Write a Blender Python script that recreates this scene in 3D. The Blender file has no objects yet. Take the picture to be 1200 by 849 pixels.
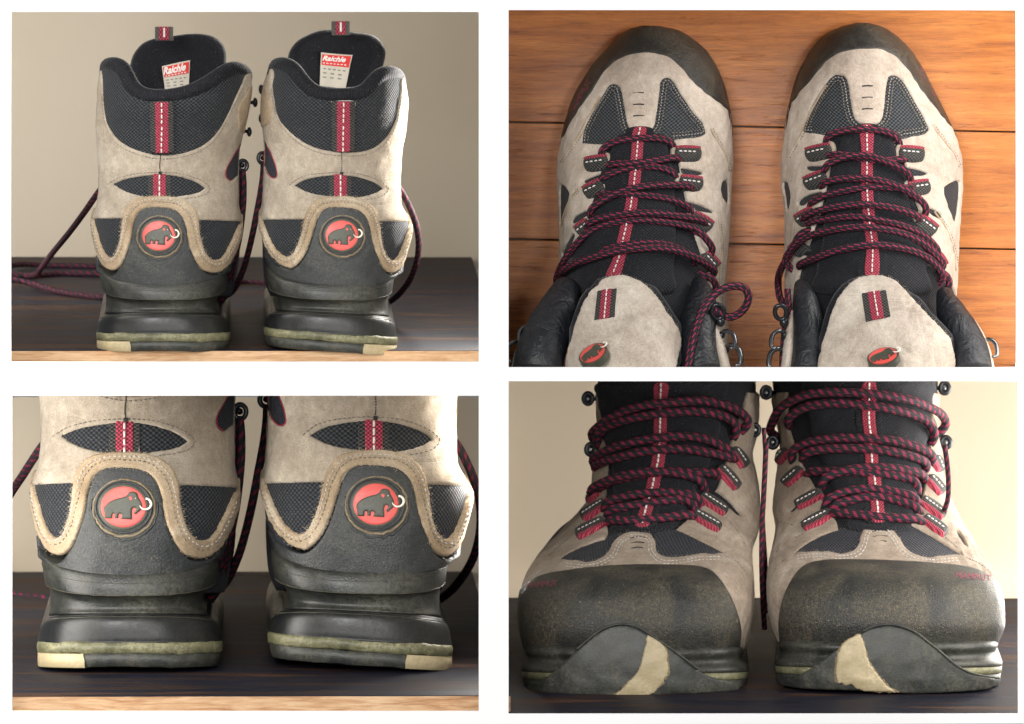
import bpy, bmesh, math, random
import numpy as np
from mathutils import Vector, Matrix
from mathutils.geometry import delaunay_2d_cdt
random.seed(4); rng = np.random.default_rng(4)
SC = bpy.context.scene
COL = SC.collection
U = 0.0005            # metres per photograph pixel at the front of the white board
CAMD = 4.0

# ------------------------------------------------------------------ camera
cd = bpy.data.cameras.new('camera'); cam = bpy.data.objects.new('camera', cd); COL.objects.link(cam)
cam.location = (0, -CAMD, 0); cam.rotation_euler = (math.radians(90), 0, 0)
cd.sensor_width = 36.0; cd.lens = 36.0*CAMD/(1200*U); cd.clip_start = 0.1; cd.clip_end = 50
cd.dof.use_dof = True; cd.dof.focus_distance = CAMD+0.07; cd.dof.aperture_fstop = 24.0
SC.camera = cam
# ------------------------------------------------------------------ world, exposure
w = bpy.data.worlds.new('World'); SC.world = w; w.use_nodes = True
w.node_tree.nodes['Background'].inputs[0].default_value = (0.93, 0.96, 1.0, 1)
w.node_tree.nodes['Background'].inputs[1].default_value = 0.2
SC.view_settings.view_transform = 'Standard'; SC.view_settings.look = 'None'
SC.view_settings.exposure = 0.0; SC.view_settings.gamma = 1.0
# ------------------------------------------------------------------ lamps
def W(px, py, y=0.0): return Vector(((px-600)*U, y, (424.5-py)*U))
def area(name, loc, target, sx, sy, power, col=(1, 1, 1)):
    l = bpy.data.lights.new(name, 'AREA'); l.shape = 'RECTANGLE'; l.size = sx; l.size_y = sy
    l.energy = power; l.color = col
    o = bpy.data.objects.new(name, l); COL.objects.link(o); o.location = loc
    o.rotation_euler = (Vector(target)-Vector(loc)).to_track_quat('-Z', 'Y').to_euler()
    return o
area('added_front_light', (-0.5, -2.6, 0.7), (0, 0, 0), 0.8, 0.8, 52, (1, .985, .96))  # added light from the camera side, evens out the front
area('added_front_light', (0.50, -2.4, 0.07), (0, 0, 0), 0.34, 0.34, 14, (1, .98, .95))  # added light, placed to put a glare on the plank floor
# unseen lights added inside the compartments, hidden behind the white board
area('added_inner_light', W(-160, -120, 0.02), W(250, 250, 0.25), 0.22, 0.22, 1.1, (1, .96, .9))
area('added_inner_light', W(560, -140, 0.42), W(420, 230, 0.16), 0.10, 0.12, 1.6, (1, .95, .86))
area('added_inner_light', W(1330, -60, 0.03), W(900, 250, 0.2), 0.2, 0.2, 1.1, (1, .97, .92))
area('added_inner_light', W(1330, 520, 0.06), W(1050, 330, 0.22), 0.06, 0.14, .25, (1, .97, .92))
area('added_inner_light', W(-170, 620, 0.03), W(300, 620, 0.25), 0.2, 0.2, 1.5, (1, .96, .9))
area('added_inner_light', W(1340, 560, 0.05), W(1000, 640, 0.25), 0.2, 0.25, 0.7, (1, .95, .88))
area('added_inner_light', W(1400, 640, 0.34), W(1120, 640, 0.14), 0.06, 0.16, 0.9, (1, .95, .88))
area('added_backdrop_light', W(-330, 120, 0.42), W(420, 160, 0.78), 0.1, 0.3, 1.25, (1, .96, .9))  # unseen side lights added to brighten the backdrops
area('added_backdrop_light', W(-330, 640, 0.42), W(420, 600, 0.78), 0.1, 0.3, 2.3, (1, .96, .9))
area('added_backdrop_light', W(1640, 600, 0.30), W(720, 560, 0.66), 0.1, 0.3, 4.6, (1, .96, .9))
area('added_rim_light', W(569, 170, 0.235), W(480, 190, 0.175), 0.007, 0.15, .85, (1, .96, .9))  # narrow unseen lights added to rim the right-hand boots
area('added_rim_light', W(571, 560, 0.215), W(530, 570, 0.18), 0.005, 0.12, .33, (1, .96, .9))

# ------------------------------------------------------------------ materials
def mat(name, base=(.5, .5, .5), rough=.6, metal=0, spec=.5):
    m = bpy.data.materials.new(name); m.use_nodes = True
    nt = m.node_tree; b = nt.nodes['Principled BSDF']
    b.inputs['Base Color'].default_value = (*base, 1); b.inputs['Roughness'].default_value = rough
    b.inputs['Metallic'].default_value = metal; b.inputs['Specular IOR Level'].default_value = spec
    return m, nt, b
class NB:
    def __init__(s, nt): s.nt = nt
    def n(s, t, **k):
        x = s.nt.nodes.new(t)
        for a, v in k.items(): setattr(x, a, v)
        return x
    def l(s, a, b): s.nt.links.new(a, b)
    def coord(s, kind='Object', scale=(1, 1, 1), rot=(0, 0, 0)):
        c = s.n('ShaderNodeTexCoord'); m = s.n('ShaderNodeMapping')
        m.inputs['Scale'].default_value = scale; m.inputs['Rotation'].default_value = rot
        s.l(c.outputs[kind], m.inputs[0]); return m.outputs[0]
    def noise(s, vec, scale, detail=4, rough=.5, dist=0):
        x = s.n('ShaderNodeTexNoise'); x.inputs['Scale'].default_value = scale
        x.inputs['Detail'].default_value = detail; x.inputs['Roughness'].default_value = rough
        x.inputs['Distortion'].default_value = dist
        s.l(vec, x.inputs['Vector']); return x.outputs['Fac']
    def ramp(s, fac, stops, interp='LINEAR'):
        r = s.n('ShaderNodeValToRGB'); r.color_ramp.interpolation = interp
        e = r.color_ramp.elements
        while len(e) < len(stops): e.new(.5)
        for i, (p, c) in enumerate(stops):
            e[i].position = p; e[i].color = (*c, 1) if len(c) == 3 else c
        s.l(fac, r.inputs[0]); return r.outputs[0]
    def mix(s, fac, a, b, mode='MIX'):
        x = s.n('ShaderNodeMix', data_type='RGBA', blend_type=mode)
        for i, v in ((0, fac), (6, a), (7, b)):
            if hasattr(v, 'links'): s.l(v, x.inputs[i])
            else: x.inputs[i].default_value = v if i == 0 else (*v, 1)
        return x.outputs[2]
    def m(s, op, a, b=0.0, c=0.0):
        x = s.n('ShaderNodeMath', operation=op)
        for i, v in enumerate((a, b, c)):
            if hasattr(v, 'links'): s.l(v, x.inputs[i])
            else: x.inputs[i].default_value = v
        return x.outputs[0]
    def bump(s, h, strength, dist, bsdf, prev=None):
        x = s.n('ShaderNodeBump'); x.inputs['Strength'].default_value = strength
        x.inputs['Distance'].default_value = dist; s.l(h, x.inputs['Height'])
        if prev: s.l(prev, x.inputs['Normal'])
        s.l(x.outputs[0], bsdf.inputs['Normal']); return x.outputs[0]
G = lambda v: (v, v, v)

def m_suede(name, c1, c2, c3, fuzz=1.0):
    m, nt, b = mat(name, rough=.95, spec=.15); q = NB(nt)
    o = q.coord()
    big = q.noise(o, 38, 3, .55, .4); mid = q.noise(o, 320, 4, .6); fine = q.noise(o, 2300, 3, .7)
    col = q.ramp(big, [(.3, c1), (.55, c2), (.75, c3)])
    col = q.mix(.55, col, q.ramp(mid, [(.25, G(.42)), (.7, G(.62))]), 'OVERLAY')
    col = q.mix(.75*fuzz, col, q.ramp(fine, [(.3, G(.33)), (.68, G(.68))]), 'OVERLAY')
    dirt = q.ramp(q.noise(o, 22, 6, .68, 1.0), [(.42, G(0)), (.70, G(1))]); col = q.mix(q.m('MULTIPLY', dirt, .38), col, tuple(v*.55 for v in c1))
    nap = q.noise(q.coord(scale=(1, 1, .45), rot=(.3, .2, .5)), 130, 5, .7, 2.2); col = q.mix(.45, col, q.ramp(nap, [(.34, G(.36)), (.66, G(.63))]), 'OVERLAY')
    # pale worn dust spots and small dark specks
    sp = q.ramp(q.noise(o, 1300, 2, .5), [(.3, G(1)), (.36, G(0))]); col = q.mix(q.m('MULTIPLY', sp, .35), col, (.12, .09, .06))
    q.l(col, b.inputs['Base Color'])
    b.inputs['Sheen Weight'].default_value = .12; b.inputs['Sheen Roughness'].default_value = .4
    b.inputs['Sheen Tint'].default_value = (1, .94, .85, 1)
    n1 = q.bump(fine, .6, .0006, b); n2 = q.bump(mid, .45, .0009, b, n1)
    cre = q.m('ABSOLUTE', q.m('SUBTRACT', q.noise(q.coord(scale=(.6, 1, 1.6)), 26, 3, .5, 1.0), .5)); q.bump(q.ramp(cre, [(0, G(0)), (.03, G(1))]), .22, .0012, b, n2)
    return m
SUEDE = m_suede('suede', (.30, .248, .19), (.39, .336, .268), (.48, .425, .35), 1.15)
SUEDE_BROWN = m_suede('brownish_suede', (.235, .185, .14), (.325, .265, .21), (.42, .36, .295), 1.3)
SUEDE_PALE = m_suede('pale_suede', (.41, .345, .285), (.53, .46, .39), (.62, .55, .475), 1.15)
SUEDE_ROUGH = m_suede('rough_suede', (.27, .195, .12), (.40, .31, .21), (.54, .46, .35), 1.6)

def m_weave(name, dark, light, sw=.42, sh=.21, bump=.8):
    m, nt, b = mat(name, rough=.8, spec=.3); q = NB(nt)
    uv = q.coord('UV')
    wob = q.n('ShaderNodeVectorMath', operation='ADD')
    nn = q.n('ShaderNodeTexNoise'); nn.inputs['Scale'].default_value = 1.2; q.l(uv, nn.inputs['Vector'])
    sc = q.n('ShaderNodeVectorMath', operation='SCALE'); sc.inputs['Scale'].default_value = .12
    q.l(nn.outputs['Color'], sc.inputs[0]); q.l(uv, wob.inputs[0]); q.l(sc.outputs[0], wob.inputs[1])
    sp_ = q.n('ShaderNodeSeparateXYZ'); q.l(wob.outputs[0], sp_.inputs[0])
    a_ = q.m('SINE', q.m('MULTIPLY', sp_.outputs[0], math.pi/sw)); c_ = q.m('SINE', q.m('MULTIPLY', sp_.outputs[1], math.pi/sh))
    hgt = q.m('MULTIPLY_ADD', q.m('MULTIPLY', a_, c_), .5, .5)
    o = q.coord()
    col = q.ramp(hgt, [(.18, dark), (.5, [(a*.6+c*.4) for a, c in zip(dark, light)]), (.85, light)])
    col = q.mix(.7, col, q.ramp(q.noise(o, 900, 3, .6), [(.3, G(.3)), (.7, G(.66))]), 'OVERLAY')
    lint = q.ramp(q.noise(o, 1700, 2, .5), [(.66, G(0)), (.73, G(1))]); col = q.mix(q.m('MULTIPLY', lint, .35), col, (.3, .29, .26))
    q.l(col, b.inputs['Base Color'])
    b.inputs['Sheen Weight'].default_value = .06; b.inputs['Sheen Roughness'].default_value = .35
    n1 = q.bump(hgt, bump, .0006, b); q.bump(q.noise(o, 120, 2), .25, .002, b, n1)
    return m
WEAVE = m_weave('black_mesh_fabric', (.004, .005, .007), (.050, .055, .063), .24, .20, 1.0)
WEAVE_GREY = m_weave('grey_toe_mesh', (.005, .007, .009), (.078, .088, .098), .26, .22, 1.0)
WEAVE_BLUE = m_weave('navy_mesh_fabric', (.004, .005, .009), (.032, .037, .052), .21, .19, 1.0)
TONGUE_FAB = m_weave('black_tongue_fabric', (.003, .0035, .006), (.015, .017, .023), .20, .17, .8)
WEB_BLACK = m_weave('black_webbing', (.006, .006, .007), (.085, .084, .078), .22, .16)
WEB_RED = m_weave('red_webbing', (.09, .008, .02), (.56, .070, .115), .17, .17)
LINING = m_weave('black_lining', (.003, .0035, .006), (.009, .010, .016), .18, .16, .5)
LINING.node_tree.nodes['Principled BSDF'].inputs['Sheen Weight'].default_value = .15

def m_rubber(name, base, dust, amt=.5, rough=.5, speck=.5, coarse=30):
    m, nt, b = mat(name, rough=rough, spec=.45); q = NB(nt)
    o = q.coord()
    patch = q.ramp(q.noise(o, coarse, 5, .6, .6), [(.36, G(0)), (.72, G(1))])
    grit = q.ramp(q.noise(o, 520, 8, .78), [(.40, G(.12)), (.60, G(1))])
    patch = q.m('MULTIPLY', patch, grit)
    scf = q.ramp(q.noise(q.coord(scale=(260, 200, 60), rot=(.2, .7, .3)), 1, 6, .8, 1.5), [(.58, G(0)), (.72, G(1))]); patch = q.m('MAXIMUM', patch, q.m('MULTIPLY', scf, .55))
    streak = q.noise(q.coord(scale=(160, 160, 900)), 1, 3, .6)
    f = q.m('MULTIPLY', patch, amt)
    col = q.mix(f, base, dust)
    col = q.mix(.4, col, q.ramp(streak, [(.3, G(.4)), (.7, G(.6))]), 'OVERLAY')
    sp = q.ramp(q.noise(o, 2100, 2, .6), [(.58, G(0)), (.70, G(1))])
    col = q.mix(q.m('MULTIPLY', q.m('MULTIPLY', sp, q.m('ADD', q.m('MULTIPLY', patch, .7), .3)), speck), col, tuple(min(1, c*2.4+.05) for c in dust))
    q.l(col, b.inputs['Base Color'])
    q.l(q.m('ADD', rough-.08, q.m('MULTIPLY', patch, .3)), b.inputs['Roughness'])
    vo = q.n('ShaderNodeTexVoronoi'); vo.inputs['Scale'].default_value = 1150; q.l(o, vo.inputs['Vector'])
    n0 = q.bump(vo.outputs['Distance'], .55*speck, .0005, b)
    n1 = q.bump(q.noise(o, 2600, 3, .6), .3*speck+.05, .0003, b, n0); n2 = q.bump(q.noise(o, 90, 3), .15, .0012, b, n1)
    scr = q.ramp(q.noise(q.coord(scale=(90, 300, 520), rot=(.3, .5, .4)), 1, 4, .75, 2.0), [(.60, G(0)), (.66, G(1))])
    q.bump(scr, .25*min(1, speck*1.5), .0005, b, n2)
    return m
RUB_HEEL = m_rubber('heel_cap_rubber', (.016, .019, .022), (.085, .086, .075), .7, .48, .6, 34)
RUB_TOE = m_rubber('toe_rand_rubber', (.011, .013, .014), (.115, .098, .064), .85, .50, 1.0, 30)
RUB_MID = m_rubber('midsole_rubber', (.011, .013, .013), (.115, .112, .085), .85, .42, .3, 34)
RUB_GLOSS = m_rubber('glossy_black_rubber', (.007, .008, .009), (.06, .06, .05), .5, .40, .1, 26)
RUB_TREAD = m_rubber('tread_rubber', (.018, .021, .020), (.135, .128, .095), .8, .50, .3, 60)
RUB_LIME = m_rubber('olive_yellow_rubber', (.085, .085, .045), (.36, .34, .20), 1.0, .5, .3, 60)
RUB_CREAM = m_rubber('cream_rubber', (.37, .30, .17), (.60, .50, .33), 1.0, .5, .1, 60)
RUB_BROWN = m_rubber('scuffed_tan_edge', (.16, .12, .07), (.33, .27, .17), .9, .8, .6, 160)
MOULD = m_rubber('moulding_flash', (.035, .035, .025), (.12, .11, .07), .9, .6, .2, 120)
RED_ENAMEL = m_rubber('red_badge_rubber', (.68, .085, .072), (.60, .10, .08), .5, .42, .0, 80)
BADGE_DARK = m_rubber('badge_grey_rubber', (.045, .050, .038), (.12, .115, .075), .8, .45, .2, 90)
WHITE_THREAD, _, _ = mat('white_thread', (.72, .70, .66), .7)
GREY_THREAD, _, _ = mat('grey_thread', (.20, .17, .14), .8)
PALE_THREAD, _, _ = mat('pale_thread', (.52, .50, .47), .8)
STITCH_TAN, _, _ = mat('tan_thread', (.36, .33, .29), .8)
DARK_THREAD, _, _ = mat('dark_thread', (.02, .018, .02), .8)
RED_THREAD, _, _ = mat('red_piping', (.35, .02, .05), .6)
TUSK, _, _ = mat('cream_tusk', (.85, .80, .70), .45)
METAL, _, _ = mat('black_metal', (.035, .037, .042), .28, .7)
STEEL, _, _ = mat('dark_steel', (.18, .19, .20), .25, 1.0)
LEATHER, nt_, b_ = mat('black_padded_leather', (.008, .010, .014), .46)
q_ = NB(nt_); n1_ = q_.bump(q_.noise(q_.coord(), 420, 3), .25, .001, b_); q_.bump(q_.noise(q_.coord(), 75, 4, .6, 1.6), .8, .003, b_, n1_)
FIBRE, _, b_ = mat('suede_fibre', (.58, .50, .39), .9)
LABEL_W, _, _ = mat('white_label_cloth', (.62, .58, .50), .8)
LABEL_R, _, _ = mat('red_label_cloth', (.70, .035, .035), .7)
LABEL_T, _, _ = mat('label_print_white', (.9, .88, .84), .7)
LABEL_G, _, _ = mat('label_print_grey', (.22, .21, .19), .8)
PINK, _, _ = mat('pink_print', (.25, .055, .08), .7)

def m_rope(name, rows, slope, freq, step, duty, thin, k=1.0):
    m, nt, b = mat(name, rough=.7, spec=.3); q = NB(nt)
    uv = q.coord('UV'); s = q.n('ShaderNodeSeparateXYZ'); q.l(uv, s.inputs[0])
    u, v = s.outputs[0], s.outputs[1]
    vv = q.m('ADD', q.m('MULTIPLY', v, rows), q.m('MULTIPLY', u, slope))
    row = q.m('FLOOR', vv); fr = q.m('FRACT', vv)
    uu = q.m('ADD', q.m('ADD', q.m('MULTIPLY', u, freq), q.m('MULTIPLY', row, step)), q.m('MULTIPLY', fr, thin[2]))
    fu = q.m('FRACT', uu)
    dash = q.m('LESS_THAN', fu, duty)
    inr = q.m('MULTIPLY', q.m('GREATER_THAN', fr, thin[0]), q.m('LESS_THAN', fr, thin[1]))
    alt = 1.0
    msk = q.m('MULTIPLY', q.m('MULTIPLY', dash, inr), alt)
    # fine braid
    f1 = q.m('SINE', q.m('ADD', q.m('MULTIPLY', u, 30), q.m('MULTIPLY', v, 44)))
    f2 = q.m('SINE', q.m('SUBTRACT', q.m('MULTIPLY', u, 30), q.m('MULTIPLY', v, 44)))
    br = q.m('MULTIPLY', f1, f2); br = q.m('MULTIPLY_ADD', br, .5, .5)
    dk = q.mix(br, (.003, .003, .006), (.019, .020, .027))
    rd = q.mix(br, (.15*k, .006*k, .030*k), (.46*k, .040*k, .105*k))
    q.l(q.mix(msk, dk, rd), b.inputs['Base Color'])
    q.bump(q.m('ADD', br, q.m('MULTIPLY', msk, .5)), .6, .0004, b)
    return m
ROPE = m_rope('braided_lace', 4.0, .30, .85, .5, .42, (.14, .86, .55), .68)
ROPE_FINE = m_rope('fine_braided_lace', 8.0, 1.0, .80, .37, .52, (.26, .70, .0), 1.0)
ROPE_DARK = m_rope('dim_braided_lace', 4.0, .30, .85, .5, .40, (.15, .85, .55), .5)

def m_floor():
    m, nt, b = mat('oak_floor_varnish', rough=.3, spec=.5); q = NB(nt)
    o = q.coord()
    inf = q.n('ShaderNodeObjectInfo')
    off = q.n('ShaderNodeVectorMath', operation='ADD'); q.l(o, off.inputs[0])
    cmb = q.n('ShaderNodeCombineXYZ'); r = q.m('MULTIPLY', inf.outputs['Random'], 3.0)
    q.l(r, cmb.inputs[0]); q.l(r, cmb.inputs[2]); q.l(cmb.outputs[0], off.inputs[1])
    def mp(sc):
        k = q.n('ShaderNodeMapping'); k.inputs['Scale'].default_value = sc; q.l(off.outputs[0], k.inputs[0]); return k.outputs[0]
    grain = q.noise(mp((9, 40, 130)), 1, 5, .6, .5)
    fine = q.noise(mp((60, 100, 1100)), 1, 6, .8, .3)
    pore = q.noise(mp((34, 100, 420)), 1, 7, .72, 1.4)
    big = q.noise(mp((5, 5, 14)), 1, 2, .5)
    col = q.ramp(grain, [(.25, (.17, .042, .005)), (.42, (.36, .108, .013)), (.60, (.48, .165, .026)), (.8, (.56, .225, .046))])
    col = q.mix(.7, col, q.ramp(fine, [(.36, G(.3)), (.64, G(.66))]), 'OVERLAY')
    pm = q.ramp(pore, [(.36, G(1)), (.43, G(0))])
    pm = q.m('MULTIPLY', pm, q.ramp(grain, [(.35, G(1)), (.62, G(.15))]))
    col = q.mix(q.m('MULTIPLY', pm, .8), col, (.085, .024, .006))
    col = q.mix(.5, col, q.ramp(big, [(.3, G(.42)), (.7, G(.6))]), 'OVERLAY')
    q.l(col, b.inputs['Base Color'])
    q.l(q.m('ADD', .30, q.m('MULTIPLY', fine, .2)), b.inputs['Roughness'])
    q.bump(q.m('ADD', fine, q.m('MULTIPLY', pm, -1.0)), .22, .0006, b)
    return m
FLOOR = m_floor()
def m_darkwood():
    m, nt, b = mat('dark_stained_wood', rough=.55, spec=.12); q = NB(nt)
    g = q.noise(q.coord(scale=(7, 60, 150)), 1, 5, .6, .6)
    f = q.noise(q.coord(scale=(30, 400, 700)), 1, 4, .7)
    col = q.ramp(g, [(.3, (.007, .008, .014)), (.46, (.012, .014, .026)), (.56, (.030, .018, .016)), (.66, (.075, .038, .026)), (.74, (.020, .018, .026)), (.86, (.06, .05, .05))])
    col = q.mix(.6, col, q.ramp(f, [(.3, G(.3)), (.7, G(.66))]), 'OVERLAY')
    q.l(col, b.inputs['Base Color']); q.l(q.m('ADD', .38, q.m('MULTIPLY', g, .35)), b.inputs['Roughness'])
    q.bump(f, .25, .001, b); return m
DARKWOOD = m_darkwood()
def m_rawwood():
    m, nt, b = mat('raw_pine_edge', rough=.65); q = NB(nt)
    g = q.noise(q.coord(scale=(26, 60, 260)), 1, 5, .62, 1.0)
    f = q.noise(q.coord(scale=(90, 400, 1500)), 1, 4, .7)
    col = q.ramp(g, [(.25, (.30, .12, .05)), (.42, (.52, .29, .14)), (.6, (.68, .46, .27)), (.8, (.50, .25, .11))])
    col = q.mix(.6, col, q.ramp(f, [(.3, G(.34)), (.7, G(.62))]), 'OVERLAY')
    q.l(col, b.inputs['Base Color']); q.bump(f, .3, .001, b); return m
RAWWOOD = m_rawwood()
def m_plaster(name, a, c):
    m, nt, b = mat(name, rough=.9, spec=.2); q = NB(nt)
    q.l(q.ramp(q.noise(q.coord(), 3.0, 3, .5), [(.3, a), (.7, c)]), b.inputs['Base Color'])
    q.bump(q.noise(q.coord(), 260, 3), .08, .001, b); return m
WALL_BEIGE = m_plaster('beige_plaster', (.50, .43, .335), (.56, .50, .41))
WALL_CREAM = m_plaster('cream_plaster', (.62, .52, .40), (.70, .62, .49))
BOARD, nt_, b_ = mat('white_painted_board', (.95, .95, .95), .7)
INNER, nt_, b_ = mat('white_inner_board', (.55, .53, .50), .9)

# ------------------------------------------------------------------ geometry helpers
def pchip(x, y, xq):
    x = np.asarray(x, float); y = np.asarray(y, float); h = np.diff(x); d = np.diff(y)/h
    m = np.zeros_like(y)
    for i in range(1, len(x)-1):
        if d[i-1]*d[i] > 0:
            w1 = 2*h[i]+h[i-1]; w2 = h[i]+2*h[i-1]; m[i] = (w1+w2)/(w1/d[i-1]+w2/d[i])
    m[0] = d[0]; m[-1] = d[-1]
    xq = np.clip(xq, x[0], x[-1]); k = np.clip(np.searchsorted(x, xq)-1, 0, len(h)-1)
    t = (xq-x[k])/h[k]
    return ((2*t**3-3*t*t+1)*y[k]+(t**3-2*t*t+t)*h[k]*m[k]+(-2*t**3+3*t*t)*y[k+1]+(t**3-t*t)*h[k]*m[k+1])

def crs(pts, step, closed=False):
    """smooth curve through points; a point with a third value True is a corner (2-D only)"""
    dim = 2 if len(pts[0]) <= 2 or isinstance(pts[0][-1], bool) or any(isinstance(p[-1], bool) for p in pts) else len(pts[0])
    P = np.array([p[:dim] for p in pts], float); n = len(P)
    cor = [len(p) > dim and bool(p[dim]) for p in pts]
    out = []
    segs = n if closed else n-1
    for i in range(segs):
        p1 = P[i]; p2 = P[(i+1) % n]
        p0 = P[(i-1) % n] if (closed or i > 0) else p1
        p3 = P[(i+2) % n] if (closed or i+2 < n) else p2
        L = np.linalg.norm(p2-p1)
        if L < 1e-6: continue
        l0 = np.linalg.norm(p1-p0); l3 = np.linalg.norm(p3-p2)
        m1 = np.zeros(dim) if cor[i] else (p2-p0)*L/max(l0+L, 1e-6)
        m2 = np.zeros(dim) if cor[(i+1) % n] else (p3-p1)*L/max(L+l3, 1e-6)
        k = max(4, int(L/step*3)+1); t = np.linspace(0, 1, k, endpoint=False)[:, None]
        out.append((2*t**3-3*t*t+1)*p1+(t**3-2*t*t+t)*m1+(-2*t**3+3*t*t)*p2+(t**3-t*t)*m2)
    out = np.vstack(out)
    out = np.vstack([out, out[:1] if closed else P[-1:]])
    s = np.concatenate([[0], np.cumsum(np.linalg.norm(np.diff(out, axis=0), axis=1))])
    k = max(3, int(round(s[-1]/step)))
    q = np.linspace(0, s[-1], k+1)
    r = np.stack([np.interp(q, s, out[:, j]) for j in range(dim)], 1)
    return r[:-1] if closed else r

def mesh_obj(name, V, F, material, parent=None, uv=None, smooth=True, loc=None):
    me = bpy.data.meshes.new(name)
    me.from_pydata([tuple(v) for v in V], [], [tuple(int(i) for i in f) for f in F])
    if uv is not None:
        L = me.uv_layers.new(name='UVMap'); idx = np.empty(len(me.loops), int); me.loops.foreach_get('vertex_index', idx)
        if isinstance(uv, tuple):
            L.data.foreach_set('uv', np.asarray(uv[0], np.float32).ravel())
        else:
            L.data.foreach_set('uv', np.asarray(uv, np.float32)[idx].ravel())
    if smooth: me.polygons.foreach_set('use_smooth', [True]*len(me.polygons))
    me.materials.append(material); me.update()
    o = bpy.data.objects.new(name, me); COL.objects.link(o)
    if parent is not None: o.parent = parent
    return o

class Ctx:
    """a boot being built: panel origin (px), base point of the thing, root empty"""
    def __init__(s, ox, oy, base, root): s.ox, s.oy, s.base, s.root = ox, oy, np.array(base, float), root
    def loc(s, A):   # (px, depth, py) -> local metres
        A = np.asarray(A, float)
        return np.stack([A[:, 0]-s.base[0], A[:, 1]-s.base[1], -(A[:, 2]-s.base[2])], 1)*U
    def add(s, name, V, F, material, uv=None, parent=None, smooth=True):
        return mesh_obj(name, s.loc(V), F, material, parent or s.root, uv, smooth)

class Form:
    """rows: (py, left, right, front depth, curve depth, straight length, exponent)"""
    def __init__(s, rows, slope=0.0, taper=0.0, back=None):
        r = np.array(rows, float); s.py0, s.py1 = r[0, 0], r[-1, 0]
        s.q = np.linspace(s.py0, s.py1, 900)
        s.T = [pchip(r[:, 0], r[:, i], s.q) for i in range(1, 7)]
        s.slope, s.taper, s.back = slope, taper, back
    def row(s, py): return [np.interp(py, s.q, t) for t in s.T]
    def to_a(s, x, py):
        L, R, yf, D, B, n = s.row(py); Wd = np.maximum((R-L)/2, .5); cx = (L+R)/2
        half = Wd*math.pi/2; d = np.asarray(x, float)-cx; sg = np.sign(d); ad = abs(d)
        t = np.arcsin(np.clip(ad/Wd, 0, 1)**(n/2))/(math.pi/2)
        return sg*np.where(ad <= Wd, half*t, half+(ad-Wd))
    def P(s, a, py):
        a = np.asarray(a, float); py = np.asarray(py, float)
        L, R, yf, D, B, n = s.row(py); Wd = np.maximum((R-L)/2, .01); cx = (L+R)/2
        half = np.maximum(Wd, .5)*math.pi/2; sg = np.sign(a); aa = abs(a)
        t = np.clip(aa/half, 0, 1)*math.pi/2; e = np.clip(aa-half, 0, B)
        t2 = np.clip((aa-half-B)/half, 0, 1)*math.pi/2
        tp = 1-s.taper*(e/np.maximum(B, 1))**2
        ex = 2/n
        x = cx+sg*Wd*np.power(np.sin(t), ex)*tp*np.cos(t2)
        ct = np.clip(np.cos(t), 0, 1)
        D2 = np.abs(D) if s.back is None else s.back
        y = yf+D*(1-np.power(ct, ex))+e+D2*np.sin(t2)
        z = np.clip(py, s.py0, s.py1)-s.slope*(e+D2*np.sin(t2))
        return np.stack([x, y, z], -1)
    def N(s, a, py):
        h = .6
        da = s.P(a+h, py)-s.P(a-h, py); db = s.P(a, py+h)-s.P(a, py-h)
        n = np.cross(da, db); ln = np.linalg.norm(n, axis=-1, keepdims=True)
        n = n/np.maximum(ln, 1e-9)
        # orientation: (x, depth, py-down) is left handed -> outward at the middle faces the viewer (-depth)
        return n*s.sgn(n, a, py)
    def sgn(s, n, a, py): return -1.0 if s.N0() > 0 else 1.0
    def N0(s):
        pm = (s.py0+s.py1)/2; z = np.array([0.0]); p = np.array([pm]); h = .6
        n = np.cross(s.P(z+h, p)-s.P(z-h, p), s.P(z, p+h)-s.P(z, p-h)); return n[0, 1]
    def at(s, x, py, lift=0.0):
        x = np.asarray(x, float); py = np.asarray(py, float)
        a = s.to_a(x, py); return s.P(a, py)+s.N(a, py)*np.asarray(lift)[..., None] if np.ndim(lift) else s.P(a, py)+s.N(a, py)*lift
    def maxa(s, py):
        L, R, yf, D, B, n = s.row(py); return np.maximum((R-L)/2, .5)*math.pi+B

def shell(c, name, form, py0, py1, material, nr=60, ncl=96, off=0.0, zlist=None, parent=None, cap=True, dz=None):
    pys = np.linspace(py0, py1, nr) if zlist is None else np.array(zlist, float)
    V = []; UV = []
    for p in pys:
        m = float(form.maxa(p)); a = np.linspace(-m, m, ncl, endpoint=False); pp = np.full(ncl, p)
        P = form.P(a, pp)
        if off: P = P+form.N(a, pp)*off
        V.append(P); UV.append(np.stack([a, pp], 1)/10)
    V = np.vstack(V); UV = np.vstack(UV); nr = len(pys); F = []
    for i in range(nr-1):
        for j in range(ncl):
            k = (j+1) % ncl; F.append((i*ncl+j, i*ncl+k, (i+1)*ncl+k, (i+1)*ncl+j))
    if cap:
        F.append(tuple(range(ncl-1, -1, -1))); F.append(tuple((nr-1)*ncl+j for j in range(ncl)))
    if dz is not None: V = dz(V)
    return c.add(name, V, F, material, UV, parent)

def pip(pts, poly):
    x, y = pts[:, 0], pts[:, 1]; ins = np.zeros(len(pts), bool); n = len(poly); j = n-1
    for i in range(n):
        xi, yi = poly[i]; xj, yj = poly[j]
        if yi != yj:
            c = ((yi > y) != (yj > y)) & (x < (xj-xi)*(y-yi)/(yj-yi)+xi); ins ^= c
        j = i
    return ins
def dseg(pts, poly):
    A = poly; B = np.roll(poly, -1, 0); d = np.full(len(pts), 1e9)
    AB = B-A; L2 = np.maximum((AB**2).sum(1), 1e-12)
    for s0 in range(0, len(pts), 4000):
        p = pts[s0:s0+4000, None, :]; t = np.clip(((p-A)*AB).sum(2)/L2, 0, 1)
        q = A+t[..., None]*AB; d[s0:s0+4000] = np.sqrt(((p-q)**2).sum(2)).min(1)
    return d

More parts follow.
